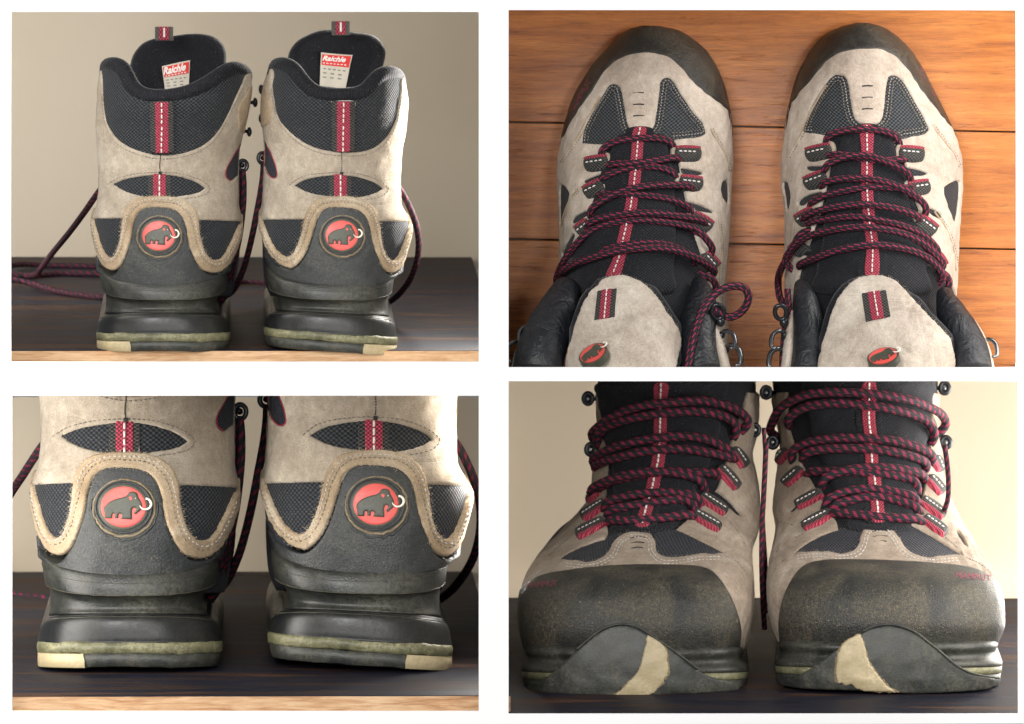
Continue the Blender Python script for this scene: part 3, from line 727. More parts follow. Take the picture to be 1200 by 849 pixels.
HR = dict(
 rows=[(60, 322, 468, 16, 62, 110, 2.1), (80, 319.5, 470, 14, 64, 115, 2.1), (100, 313, 474.5, 12, 66, 120, 2.1), (120, 309.8, 477, 12, 68, 125, 2.1), (140, 310, 476, 14, 70, 135, 2.1),
       (160, 312, 473, 14, 70, 140, 2.1), (180, 313, 469.5, 13, 70, 150, 2.1), (212, 312, 468, 8, 70, 170, 2.1), (240, 310.5, 468.8, 3, 70, 200, 2.15), (256, 308.3, 476, 0, 70, 220, 2.2), (268, 307.7, 480, -2, 70, 230, 2.2),
       (285, 309, 477.5, -3, 68, 240, 2.3), (305, 315, 471.5, -3, 68, 240, 2.3), (322, 317.5, 470, -2, 66, 240, 2.3), (345, 318, 468, 0, 66, 240, 2.3)],
 vamp=[(228, 338, 430, 150, 60, 120, 2.2), (250, 322, 452, 130, 70, 150, 2.3), (290, 308, 464, 120, 80, 190, 2.4), (330, 310, 464, 120, 80, 210, 2.5), (352, 318, 462, 120, 80, 210, 2.5)],
 rim=[(180, 128), (270, 104), (300, 85), (312, 78), (322, 75), (334, 75.5), (343, 82), (352, 94), (362, 105), (376, 111), (400, 112.5), (420, 111), (431, 106), (440, 96), (449, 87), (458, 84), (466, 85), (474, 88), (486, 94), (530, 108), (600, 130)],
 suede_top=[(320, 80), (323, 86), (321, 100), (324, 120), (329, 138), (342, 155), (357, 167), (376, 175), (400, 178.5), (425, 177.5), (441, 171), (454, 158), (463, 140), (466.5, 122), (469, 105), (469.5, 94), (478, 84)],
 fabric_low=258, fabric_lean=2.5,
 eye=[(347, 218, True), (356, 212.5), (368, 209), (382, 207), (398, 206.5), (415, 207.5), (430, 211.5), (441, 216.5), (447.5, 221.5, True), (440, 226), (428, 230), (414, 232), (398, 231), (384, 230), (370, 228), (357, 224)],
 eye_piping=[(341, 218), (352, 209.5), (368, 205), (384, 203.3), (398, 203), (416, 204), (434, 208.4), (447, 215), (453, 222), (448, 229), (438, 233), (426, 235)],
 band_out=[(302, 246), (308.5, 252), (311, 262), (319, 282), (328, 295), (337.5, 301), (344.5, 297), (352, 281), (356.5, 262), (361, 247), (370, 236), (384, 231.5), (400, 230.8), (414, 231.6), (427, 236), (437, 246), (443, 260), (445.5, 280), (449.5, 296), (455, 304.5), (461, 304.5), (467, 297), (473, 283), (477, 270), (480, 263), (487, 252)],
 band_in=[(489, 262), (480, 276), (474, 296), (469, 311), (462, 318.5), (455, 319.5), (447.5, 314), (440, 298), (435, 282), (432, 266), (426.5, 254), (416, 246.6), (400, 244.4), (384, 245), (374.5, 252), (369.5, 266), (363.5, 285), (356.5, 301), (348, 311), (341.5, 314), (332, 310), (322, 300), (314, 287), (309, 272), (307, 262), (300, 252)],
 cap=[(311, 296), (318, 306), (330, 314), (341, 317), (350, 312), (358, 301), (364.5, 285), (370, 266), (375, 251), (384, 243.5), (400, 242.6), (417, 245), (427.5, 253), (432.5, 266), (435.5, 282), (441, 299), (448, 316), (455, 322), (463, 320.5), (470, 311), (476, 296), (490, 290), (492, 312), (472, 319), (455, 330), (430, 335.5), (400, 336.5), (372, 335), (345, 330), (326, 322), (316, 314), (300, 306)],
 web=(402, 118.5, 178), webw=13, slot=(398.8, 206, 232), badge=(400.3, 276.5), seam=[(400, 179), (400.5, 192), (400, 203)],
 gore=[(304, 165), (309, 176), (312, 192), (316, 203), (322, 209), (327, 207), (326, 197), (321, 182), (315.5, 170), (308, 160)],
 eyelet=[(296, 96), (299, 140), (306, 148), (316, 146), (321, 134), (319, 118), (315, 100), (312, 88)],
 hooks=[(311, 103, 305, 103.5, 1), (311, 137, 305, 138, 1), (314, 183, 308, 185, 2)],
 tongue=[(338, 130, True), (340, 95), (341, 72), (344, 56), (352, 44), (367, 35), (382, 30.5), (402, 31), (420, 33.5), (437, 36), (448, 44), (452.5, 56), (450, 72), (444, 92), (436, 130, True)],
 tform=[(20, 330, 462, 232, -34, 4, 2.0), (60, 332, 460, 236, -40, 4, 2.0), (90, 332, 460, 228, -46, 4, 2.0), (140, 332, 458, 205, -50, 4, 2.0)],
 loop=[(402, 33), (402.5, 23)], label=((376, 57), (420, 61), (410, 107), (373.5, 103)), lred=.42,
 warp=5.5, lace_ring=(308.5, 185))

SOLE_H = [ # (py centre, py side, left, right, front depth)
 (331.5, 309.5, 119, 262, 1, ), (334, 312, 115.5, 266, -4.8), (340, 318, 115.5, 266.5, -7), (346, 326, 116.5, 266, -8), (351.6, 337.6, 118.5, 264, -8), (352.8, 340, 121.5, 260, -4.4), (357, 347, 123, 255, .5), (362, 358, 123, 252.5, 1.5), (366.5, 369, 121.5, 256, -1.5),
 (368.6, 374, 118.5, 262, -3.4), (369.4, 375.2, 116.8, 264, -6.6), (374, 378.5, 114.6, 266.4, -8.6), (381, 383, 113.5, 268, -9), (387, 386, 113, 269, -9), (390.5, 389.5, 112.2, 269.5, -8.6), (392, 390.8, 112.2, 269.6, -9.4)]
def build_heel_boot(P, H, side, label, group):
    xc = 190 if side == 'L' else 389
    c = P.thing('hiking_boot', label, 'boot', (xc, 60, 411), group)
    f = Form(H['rows'], slope=.089, taper=.25)
    W0 = lambda y: f.row(y)
    ext = 120
    rim = H['rim']; top = H['suede_top']; low = H['fabric_low']
    xl = min(p[0] for p in rim); xr = max(p[0] for p in rim)
    # inner padded body of black mesh
    up = [(p[0], p[1]+3) for p in rim]
    body = patch(c, 'collar_padding', f, [(xl-1, 132, True)]+up+[(xr+1, 134, True), (xr-10, 300, True), (xl+10, 300, True)], WEAVE, 0, 1.5, 3, 3.6, puff=0,
                 extra=lambda V, d: 5.5*np.exp(-((V[:, 1]-122)/24.0)**2)*(1-np.exp(-d/8))*np.exp(-(V[:, 0]/72.0)**6))
    # lining inside the collar and rolled rim
    patch(c, 'lining', f, [(xl-1, 132, True)]+up+[(xr+1, 134, True), (xr-10, 300, True), (xl+10, 300, True)], LINING, -12, .5, 1, 6, under=.5)
    rp = on(f, crs(rim, 4), -4.5)
    for _ in range(4): rp[1:-1] = (rp[:-2]+2*rp[1:-1]+rp[2:])/4
    tube(c, 'rolled_rim', rp, 9.6, LINING, raw=True, nseg=16)
    shell(c, 'vamp', Form(H['vamp'], .089, .2), H['vamp'][0][0], 350, WEAVE_BLUE, 24, 60)
    # suede shaft overlay with eye shaped window
    xa, xb = xc-78-95, xc+78+95
    sd = [(xa, 124, True), (top[0][0]-14, 94)]+top+[(top[-1][0]+10, 97), (xb, 124, True), (xb-10, low+6, True), (xc+60, low+2), (xc, low), (xc-60, low), (xa+10, low+4, True)]
    su = patch(c, 'suede_overlay', f, sd, SUEDE, 1.2, 2.2, 1.6, 3.0, holes=[H['eye'], H['gore']], under=2.0, rag=.12, lump=.45)
    m_ = patch(c, 'heel_mesh_panel', f, [(xa+30, low-8, True), (xc, low-6), (xb-30, low-8, True), (xb-40, 312, True), (xc, 312), (xa+40, 312, True)], WEAVE_BLUE, .6, .8, .6, 4)
    patch(c, 'window_mesh', f, [(H['eye'][0][0]-6, 200), (xc+5, 198), (H['eye'][8][0]+6, 202), (H['eye'][8][0]+8, 234), (xc, 238), (H['eye'][0][0]-6, 234)], WEAVE, 1.2, .6, .5, 3.5)
    patch(c, 'gore_mesh', f, H['gore'], WEAVE_BLUE, 1.0, 1.2, 1, 2.5)
    g = H['gore']; tube(c, 'red_piping', on(f, g[:6] if side == 'L' else g[1:9], 3.0), .55, RED_THREAD, nseg=6)
    ey = patch(c, 'eyelet_tab', f, H['eyelet'], SUEDE_ROUGH, 3.0, 1.6, 1.0, 2.6, under=3)
    # band
    bo, bi = H['band_out'], H['band_in']
    bd = patch(c, 'suede_band', f, bo+bi, SUEDE_ROUGH, 2.6, 2.8, 1.7, 1.9, under=3.4, rag=.24, lump=.3)
    cp = patch(c, 'heel_cap', f, H['cap'], RUB_HEEL, 2.2, 1.6, 1.2, 2.6, under=3, lump=.25, extra=lambda V, d: .0*d)
    badge(c, f, H['badge'][0], H['badge'][1], 1/9.43, 3.4, cp)
    # collar webbing strip
    x, y0, y1 = H['web']; w_ = H['webw']; k = -1.5
    q = lambda hw, a, b, lean=0: [(x-hw, a, True), (x+hw, a, True), (x+hw-lean, b, True), (x-hw-lean, b, True)]
    wb = patch(c, 'webbing_strip', f, q(w_, y0, y1), WEB_BLACK, 4.6, 1.4, .5, 2.2, under=4, extra=lambda V, d: 2.2*np.exp(-((V[:, 1]-128)/24.0)**2))
    ex = lambda V, d: 2.2*np.exp(-((V[:, 1]-128)/24.0)**2)
    patch(c, 'red_webbing', f, q(7.3, y0+.5, y1+.5), WEB_RED, 5.6, 1.1, .6, 1.8, parent=wb, extra=ex)
    L_ = [(x, y0+2), (x-.2, (y0+y1)/2), (x-.8, y1)]
    qy = 4.6+2.2
    stitches(c, f, L_[:2], 9.0, 4.2, 2.3, .95, WHITE_THREAD, parent=wb, jitter=.1)
    stitches(c, f, L_[1:], 7.4, 4.2, 2.3, .95, WHITE_THREAD, parent=wb, jitter=.1)
    tube(c, 'fold_edge', on(f, [(x-w_-.8, y0+1), (x, y0-.2), (x+w_-.4, y0+1), (x+w_-.2, y0+6)], 6.0), .55, PALE_THREAD if side == 'R' else WEB_BLACK, parent=wb, nseg=6)
    xs, a, b = H['slot']
    w2 = patch(c, 'webbing_strip', f, [(xs-13, a-2, True), (xs+13, a-2, True), (xs+13, b+2, True), (xs-13, b+2, True)], WEB_BLACK, 2.0, .6, .4, 2.2)
    patch(c, 'red_webbing', f, [(xs-7.2, a-2, True), (xs+7.2, a-2, True), (xs+7.2, b+2, True), (xs-7.2, b+2, True)], WEB_RED, 2.6, .6, .5, 1.6, parent=w2)
    stitches(c, f, [(xs, a), (xs, b)], 3.6, 5, 2.2, 1.0, WHITE_THREAD, parent=w2, jitter=.1)
    # suede edges over webbing / stitch rows
    mid = [((p[0]), p[1]+4.6) for p in top[2:-2]]
    stitches(c, f, mid, 3.5, 2.6, 1.8, .5)
    stitches(c, f, H['eye_piping'], 3.5, 2.8, 1.6, .5)
    stitches(c, f, H['seam'], 3.4, 2.2, .6, .55, DARK_THREAD)
    tube(c, 'seam_knot', on(f, [(H['seam'][-1][0]-1.6, 203.6), (H['seam'][-1][0]+1.8, 203.8)], 4), 1.7, DARK_THREAD, step=1, nseg=8)
    cen = [((o[0]+i[0])/2, (o[1]+i[1])/2) for o, i in zip(bo, bi[::-1])] if len(bo) == len(bi) else bo
    n = 60; A = crs(bo, 1); B = crs(bi[::-1], 1)
    A = A[np.linspace(0, len(A)-1, n).astype(int)]; B = B[np.linspace(0, len(B)-1, n).astype(int)]
    for t in (.30, .52):
        stitches(c, f, [tuple(p) for p in (A*(1-t)+B*t)[3:-3]], 5.5, 2.4, 1.9, .5, PALE_THREAD if t < .5 else GREY_THREAD, jitter=.3)
    fibres(c, f, bo[1:-1], 4.6, density=2.6, ln=2.6); fibres(c, f, bi[1:-1], 4.4, density=1.2, ln=1.6)
    fibres(c, f, top[2:-2], 2.6, density=.6, ln=1.3)
    # dried mud specks on the cap
    parts = []
    for _ in range(60):
        cx_, cy_ = rng.uniform(xc-55, xc+50), rng.uniform(306, 332)
        p = f.at([cx_], [cy_], 3.8)[0]; s = abs(rng.normal(0, .18))+.15
        parts.append(ellipsoid(c, p, s, s*.5, s, 3))
    V, F = join(parts); o = c.add('dried_mud', V, F, RUB_BROWN); o['kind'] = 'stuff'
    # ---- sole
    dx = 0 if side == 'L' else 198.5
    sh = (lambda x_, lft: x_+dx if side == 'L' else (579-x_))
    sl = H['warp']/78.0
    def ringset(rings, name, mt, B=330, D=58, n=2.5, ncl=220, cap=True, parent=None, jag=0.0):
        V = []; uv = []; F = []; jn = rng.normal(0, 1, ncl); jn = (jn+np.roll(jn, 1)+np.roll(jn, 3)*.7)/1.6
        for (pc, ps, l, r_, yf) in rings:
            if side == 'R': l, r_ = 579-r_, 579-l
            Wd = (r_-l)/2; cx = (l+r_)/2; half = Wd*math.pi/2; m = 2*half+B
            a = np.linspace(-m, m, ncl, endpoint=False); aa = abs(a); sg = np.sign(a)
            t = np.clip(aa/half, 0, 1)*math.pi/2; e = np.clip(aa-half, 0, B); t2 = np.clip((aa-half-B)/half, 0, 1)*math.pi/2
            cs = np.power(np.clip(np.cos(t), 0, 1), 2/n)
            x_ = cx+sg*Wd*np.power(np.sin(t), 2/n)*np.cos(t2)
            y_ = yf+(D-yf)*(1-cs)+e+70*np.sin(t2)
            z_ = pc+(ps-pc)*(1-cs)-.089*(e+70*np.sin(t2))+sl*(x_-cx)*np.clip((pc-330)/50, 0, 1)
            V.append(np.stack([x_, y_, z_+jag*jn], 1)); uv.append(np.stack([a, np.full(ncl, pc)], 1)/10)
        nr = len(V); V = np.vstack(V)
        for i in range(nr-1):
            for j in range(ncl): k_ = (j+1) % ncl; F.append((i*ncl+j, i*ncl+k_, (i+1)*ncl+k_, (i+1)*ncl+j))
        if cap: F.append(tuple(range(ncl-1, -1, -1))); F.append(tuple((nr-1)*ncl+j for j in range(ncl)))
        return c.add(name, V, F, mt, np.vstack(uv), parent)
    def dens(R, k=3):
        R = np.array(R); q = np.linspace(0, len(R)-1, (len(R)-1)*k+1)
        return [tuple(pchip(np.arange(len(R)), R[:, j], q)[i] for j in range(5)) for i in range(len(q))]
    mid = ringset(dens(SOLE_H[:9], 4), 'midsole', RUB_MID)
    bul = ringset(dens([(366.8, 371, 120, 259.5, -2.2)]+SOLE_H[9:], 3), 'heel_bumper', RUB_GLOSS)
    ringset([(391.0, 390.2, 113, 268.8, -7.5), (391.8, 391, 112, 269.8, -9.5), (395, 394, 111.6, 270, -10), (399.6, 398.6, 112, 269.6, -9.6), (400.6, 399.6, 113, 268.8, -7.6)], 'yellow_lip', RUB_LIME, n=3, jag=.5)
    tr = ringset([(400, 399, 114, 268, -7), (400.8, 399.8, 113.5, 268.4, -8.5), (406, 405, 114, 267.6, -8.5), (411.5, 410.6, 115, 266, -8), (412.2, 411.4, 117, 264, -6)], 'outsole', RUB_TREAD, n=3, jag=.42)
    for pc, ps, l, r_, yf, rr in ((351.5, 337.6, 118.5, 264, -8.0, .75), (369.2, 375, 117, 263.8, -6.0, .7), (341, 320, 115.6, 266.4, -7.1, .35)):
        if side == 'R': l, r_ = 579-r_, 579-l
        Wd = (r_-l)/2+.2; cx = (l+r_)/2; a = np.linspace(-1.45, 1.45, 70); cs = np.power(np.cos(a), 2/2.5)
        x_ = cx+Wd*np.sign(a)*np.power(abs(np.sin(a)), 2/2.5); P_ = np.stack([x_, yf+(58-yf)*(1-cs)-.2, pc+(ps-pc)*(1-cs)+sl*(x_-cx)*np.clip((pc-330)/50, 0, 1)+rng.normal(0, .12, 70)], 1)
        tube(c, 'moulding_line', P_, rr*.62, MOULD, raw=True, nseg=6, parent=mid)
    # cream block let into the outer rear corner of the tread: built from a slightly larger ring segment
    V = []; F = []; nn = 26
    for (pc, grow) in ((400.4, .2), (401, 1.0), (406, 1.1), (411.8, .9), (412.4, .2)):
        l, r_ = (113.5-grow, 268.4) if side == 'L' else (310.6, 465.5+grow)
        Wd = (r_-l)/2; cx = (l+r_)/2; half = Wd*math.pi/2
        for j in range(nn):
            a = -half*1.5+(half*1.283)*j/(nn-1)+(.8 if pc > 405 else -.8)*(j == nn-1)
            if side == 'R': a = -a
            aa = abs(a); t = min(aa/half, 1)*math.pi/2; e = max(aa-half, 0); cs = math.cos(t)**(2/3) if t < math.pi/2-1e-6 else 0
            x_ = cx+math.copysign(Wd*math.sin(t)**(2/3), a); y_ = -8.5-grow+(58+8.5)*(1-cs)+e
            V.append((x_, y_, pc-1*(1-cs)-.089*e+sl*(x_-cx)))
    for i in range(4):
        for j in range(nn-1): F.append((i*nn+j, i*nn+j+1, (i+1)*nn+j+1, (i+1)*nn+j))
    c.add('cream_block', np.array(V), F, RUB_CREAM, parent=tr)
    # ---- tongue
    tf = Form(H['tform'], 0, 0)
    tg = patch(c, 'tongue', tf, H['tongue'], LINING, 0, 9, 8, 3.2, under=5, back=True, puff=2)
    (lx, ly) = H['loop'][0]; (ux, uy) = H['loop'][1]
    lp = c.add('pull_loop', *[np.array([(lx-11+a, 206+b, z) for z in (uy-3, ly+4) for b in (0, 3) for a in (0, 22)]), [(0, 1, 3, 2), (4, 6, 7, 5), (0, 4, 5, 1), (2, 3, 7, 6), (0, 2, 6, 4), (1, 5, 7, 3)]], WEB_BLACK, None, tg, False)
    bevel(lp, .0005)
    c.add('red_webbing', np.array([(lx-6+a, 205.2, z) for z in (uy-2.8, ly+3) for a in (0, 12)]), [(0, 1, 3, 2)], WEB_RED, np.array([(0, 0), (1.2, 0), (0, .9), (1.2, .9)]), lp, False)
    c.add('stitching', np.array([(lx-1+a, 204.7, z) for z in (uy-1.5, ly-.5) for a in (0, 2.2)]), [(0, 1, 3, 2)], WHITE_THREAD, None, lp, False)
    # size label sewn to the tongue
    q4 = np.array(H['label'], float)
    def lab(u, v, wv):   # u,v in 0..1
        p = (q4[0]*(1-u)[:, None]*(1-v)[:, None]+q4[1]*u[:, None]*(1-v)[:, None]+q4[2]*u[:, None]*v[:, None]+q4[3]*(1-u)[:, None]*v[:, None])
        P_ = tf.at(p[:, 0], p[:, 1], 13.5); P_[:, 1] += -wv+2.4*np.sin(u*7.0+v*1.2)*(.35+v*.5)
        return P_
    def sheet(name, u0, u1, v0, v1, wv, mt, par):
        n_ = 16; uu, vv = np.meshgrid(np.linspace(u0, u1, n_), np.linspace(v0, v1, 10)); V = lab(uu.ravel(), vv.ravel(), np.full(uu.size, wv))
        F = [(j*n_+i, j*n_+i+1, (j+1)*n_+i+1, (j+1)*n_+i) for j in range(9) for i in range(n_-1)]
        return c.add(name, V, F, mt, None, par)
    lb = sheet('size_label', 0, 1, 0, 1, .4, LABEL_W, tg)
    sheet('red_label', .04, .97, .05, H['lred'], .9, LABEL_R, lb)
    wx = np.linalg.norm(q4[1]-q4[0]); hy = np.linalg.norm(q4[3]-q4[0])
    tx = lambda cu, cv: (lambda u, v, wv: lab(cu+u/wx, cv+v/hy, wv+1.3))
    text_on(c, 'Raichle', tx(.42, .20), 11.5, LABEL_T, 'brand_lettering', lb, .2, .35, .35)
    for k_ in range(3): # tiny woven lines too small to read
        for j in range(3 if k_ else 5):
            u0 = .1+j*(.27 if k_ else .17); sheet('printed_mark', u0, u0+(.13 if k_ else .10), .50+.11*k_, .535+.11*k_, .9, LABEL_G, lb)
    for j in range(7): sheet('printed_mark', .08+j*.12, .08+j*.12+.07, .345, .372, 1.5, LABEL_T, lb)
    # ---- hooks
    for (x0, y0_, x1, y1_, kd) in H['hooks']:
        pts = [(x0, 128, y0_), ((x0+x1)/2, 118, y0_), (x1, 112, y1_)]
        if kd == 1:
            hk = tube(c, 'lace_hook', pts, 2.2, METAL, step=1.5, nseg=10)
            V, F = ellipsoid(c, (x1+1.2, 110, y1_), 3.0, 4.5, 5.8); c.add('hook_head', V, F, METAL, None, hk)
        else:
            hk = tube(c, 'lace_hook', pts, 3.0, METAL, step=1.5, nseg=10)
            tube(c, 'hook_ring', ring_pts((x1, 108, y1_), 5.2, 6.2, (1, .2, 0), (0, 0, 1), 24), 2.3, METAL, close=True, parent=hk, step=1.5, nseg=10)
    return c
bL = build_heel_boot(P1, HL, 'L', 'whole hiking boot seen from behind, left one, lace trailing off to the left', 'whole boots seen from behind')
bR = build_heel_boot(P1, HR, 'R', 'whole hiking boot seen from behind, right one, lace looping round its right side', 'whole boots seen from behind')
TZ = lambda y, px: px     # rope heights are given in picture rows; table row at depth y is 411.6-.089*y
def trail(c, pts, r=3.7, name='lace'):
    return tube(c, name, pts, r, ROPE_DARK, step=2.0, nseg=12, flat=.9)
trail(bL, [(128, 60, 212), (117, 74, 222), (96, 130, 250), (76, 230, 274), (50, 420, 301), (30, 620, 322), (14, 800, 334), (-12, 840, 332), (-26, 860, 326), (-10, 930, 321), (20, 960, 322), (60, 960, 323), (118, 945, 324), (150, 930, 325)])
trail(bL, [(-40, 800, 336), (14, 830, 334), (50, 860, 331.5), (90, 850, 332), (140, 840, 333)])
trail(bL, [(-40, 690, 332), (10, 690, 341), (40, 650, 349), (75, 600, 355), (118, 560, 358.5), (150, 560, 358.5)])
trail(bL, [(284, 108, 198), (285.5, 106, 216), (285, 108, 240), (281, 120, 275), (276, 135, 300), (271, 160, 325), (266, 180, 345), (256, 200, 360)])
trail(bL, [(281.5, 110, 198), (281, 112, 218), (279, 116, 250), (274, 130, 290), (268, 150, 325), (262, 170, 345)], 3.2)
trail(bR, [(309.5, 108, 190), (307.5, 106, 214), (302, 112, 245), (294, 130, 285), (285, 160, 318), (274, 200, 342), (262, 260, 352), (250, 300, 356)])
trail(bR, [(262, 700, 345), (283, 760, 341), (296, 760, 341.5), (322, 740, 343)], 3.2)
trail(bR, [(455, 90, 208), (469, 92, 220), (481, 100, 240), (491, 120, 265), (494.5, 150, 292), (490, 190, 320), (478, 240, 343), (464, 300, 358), (450, 330, 364)], 3.8)

# ---- set 3: the same pair, nearer; only what stands behind its opening
bpy.context.view_layer.update()
def copy_boot(src, P, k, a1, a3, cut, label, group):
    """a1: px point in panel 1, a3: the px point it comes to; cut: px row of panel 1 above which nothing is kept"""
    r0 = src.root; r = r0.copy(); COL.objects.link(r); r['label'] = label; r['group'] = group
    bx = a3[0]+(src.base[0]-a1[0])*k; bz = a3[1]+(src.base[2]-a1[1])*k
    r.matrix_world = P.M @ Matrix.Translation(((bx-P.cx)*U, src.base[1]*k*U-.045*0, -(bz-P.cy)*U)) @ Matrix.Diagonal((k, k, k, 1))
    zc = -(cut-src.base[2])*U
    def cp(o, par):
        me = o.data; zs = np.empty(len(me.vertices)*3, np.float32); me.vertices.foreach_get('co', zs); zs = zs[2::3]
        if zs.min() > zc: return
        n = o.copy(); COL.objects.link(n); n.parent = par
        if zs.max() > zc:
            me2 = me.copy(); n.data = me2; bm = bmesh.new(); bm.from_mesh(me2)
            bmesh.ops.bisect_plane(bm, geom=bm.verts[:]+bm.edges[:]+bm.faces[:], plane_co=(0, 0, zc), plane_no=(0, 0, 1), clear_outer=True)
            bm.to_mesh(me2); bm.free()
        for ch in list(o.children): cp(ch, n)
    for ch in list(r0.children): cp(ch, r)
    return r
G3 = 'enlarged heels of the boots'
copy_boot(bL, P3, 1.387, (187, 276.8), (146, 594.5), 178, 'enlarged heel of hiking boot, left one, pale block at left end of tread', G3)
copy_boot(bR, P3, 1.387, (400.3, 276.6), (440, 592), 178, 'enlarged heel of hiking boot, right one, pale block at right end of tread', G3)

# ================================================================== boots seen from the front
def lace_loop(c, form, a, b, wd, lift, side, z=0, parent=None):
    """webbing eyelet between a and b (px); folded red half below, black half above"""
    a = np.array(a, float); b = np.array(b, float); d = b-a; L = np.linalg.norm(d); d /= L; n = np.array([-d[1], d[0]])
    if (n[1] < 0) != (side == 1): n = -n     # n points towards the toe
    pt = lambda s, t: tuple(a+d*L*s+n*t)
    lo_ = .08 if side else -.1
    blk = patch(c, 'lace_loop', form, [pt(0, -wd*.95), pt(1, -wd*.95), pt(1.02, wd*(lo_+.2)), pt(-.02, wd*(lo_+.2))], WEB_BLACK, lift-1.2, 5.0, 5.0, 1.8, under=4, parent=parent)
    patch(c, 'red_webbing', form, [pt(-.02, wd*lo_), pt(1.02, wd*lo_), pt(1, wd*(.5 if side else .34)), pt(0, wd*(.5 if side else .34))], WEB_RED, lift-.6, 4.6, 3.6, 1.6, under=4, parent=blk)
    stitches(c, form, [pt(.08, -wd*(.2 if side else .42)), pt(.92, -wd*(.2 if side else .42))], lift+3.4, 3.4, 1.6, .95, WHITE_THREAD, parent=blk, jitter=.1)
    return blk

TB = dict(
 rows=[(436, 690, 886, 312, 95, 120, 2.2), (470, 692, 886, 305, 98, 120, 2.2), (500, 693, 884, 292, 100, 125, 2.2), (530, 690, 878, 272, 102, 130, 2.1), (560, 688, 884, 248, 105, 150, 2.0), (590, 684, 887, 218, 108, 190, 2.0), (612, 670, 887, 185, 108, 220, 2.0),
       (630, 654, 883, 148, 108, 240, 2.05), (645, 641, 878, 112, 106, 260, 2.1), (656, 630, 877.5, 82, 100, 280, 2.2), (666, 623, 878, 52, 96, 300, 2.3), (676, 617, 879, 30, 92, 320, 2.4), (690, 611, 880, 12, 90, 330, 2.5), (710, 608, 880.5, 0, 90, 340, 2.55), (735, 609.5, 877, -3, 90, 340, 2.6), (755, 613, 872, 2, 90, 340, 2.6), (768, 618, 864, 8, 90, 340, 2.6)],
 suede=[(560, 470, True), (688, 452, True), (704, 452, True), (706, 500), (706, 540), (704, 575), (703, 600), (708, 622), (706, 633.5, True), (680, 642), (662, 651), (652, 658, True), (668, 659), (688, 661), (703, 656.5), (711, 648), (716, 638), (728, 628), (745, 625), (758, 627), (765, 635), (768, 648), (778, 655), (796, 655), (817, 651.5), (849, 651, True), (830, 641), (808, 630), (790, 622, True), (815, 600), (836, 575), (845, 552), (850, 530), (857, 505), (866, 480), (874, 452, True), (990, 460, True), (1010, 775, True), (740, 776), (520, 775, True)],
 holes=[[(828, 571), (842, 578), (858, 592), (868, 606), (862, 604), (846, 591), (832, 580)]],
 rand=[(560, 700), (606, 704), (609, 694), (620, 684.5), (636.5, 676.5), (662, 672), (693, 668), (719, 666), (745, 665), (771, 665), (797, 665.5), (817, 666.8), (831, 671), (843, 682), (853, 698), (861, 717), (865.5, 738), (864, 757), (862, 775, True), (740, 776), (560, 775, True)],
 windows=[[(650, 662, True), (660, 650), (680, 641), (704, 632), (722, 626, True), (728, 640), (716, 655), (705, 663), (686, 665)], [(764, 626, True), (790, 620), (812, 629), (836, 641), (856, 653, True), (830, 658), (800, 659), (775, 658), (764, 650)]],
 tab=(745, 641), pitch=[(706, 634), (718, 627), (745, 618)],
 stripe=[(771, 444), (770.5, 466), (770, 512), (768.5, 540), (765, 560), (760, 585), (754, 605), (750, 622)],
 loops=[((674, 633), (706, 616.5)), ((680, 611), (707.5, 592.5)), ((685, 588), (702, 570)), ((810, 607), (839, 624)), ((818, 585), (845.5, 604)), ((838, 549), (858, 573)), ((853, 524), (866, 546))],
 laces=[([(693, 518), (697, 508), (719, 489), (750, 475), (786, 470), (817, 467), (848, 476), (864, 489), (866, 504)], 16), ([(694, 522), (714, 499), (745, 489), (786, 482.6), (822.5, 482.6), (850, 492), (858, 512)], 13),
        ([(689, 545), (694, 540), (719, 528), (758, 519), (797, 515), (822.5, 517.5), (840, 527), (857, 537)], 14), ([(688, 548), (719, 540), (758, 531.7), (797, 530), (833, 535), (850, 539), (862, 536)], 12),
        ([(692, 580), (711, 569), (745, 561), (776, 556.5), (810, 557), (843, 557)], 9), ([(686, 584), (706, 572), (735, 563), (758, 560), (786, 561), (810, 566.6), (826, 574)], 14),
        ([(700, 601), (735, 590), (766, 586), (797, 587), (822, 593)], 13), ([(703, 606), (735, 601), (771, 595), (797, 592), (817, 600)], 10), ([(702, 617), (735, 619), (771, 616), (797, 612), (817, 609)], 10)],
 lace_r=5.5, hooks=[(690, 459, 679, 459), (688, 521, 683, 522), (884, 496, 884, 498)],
 sides=[[(660, 620), (672, 600), (680, 575), (684, 560)], [(885, 590), (878, 640), (880, 690)]],
 print_=(636, 689, -4), logo_side=-1)
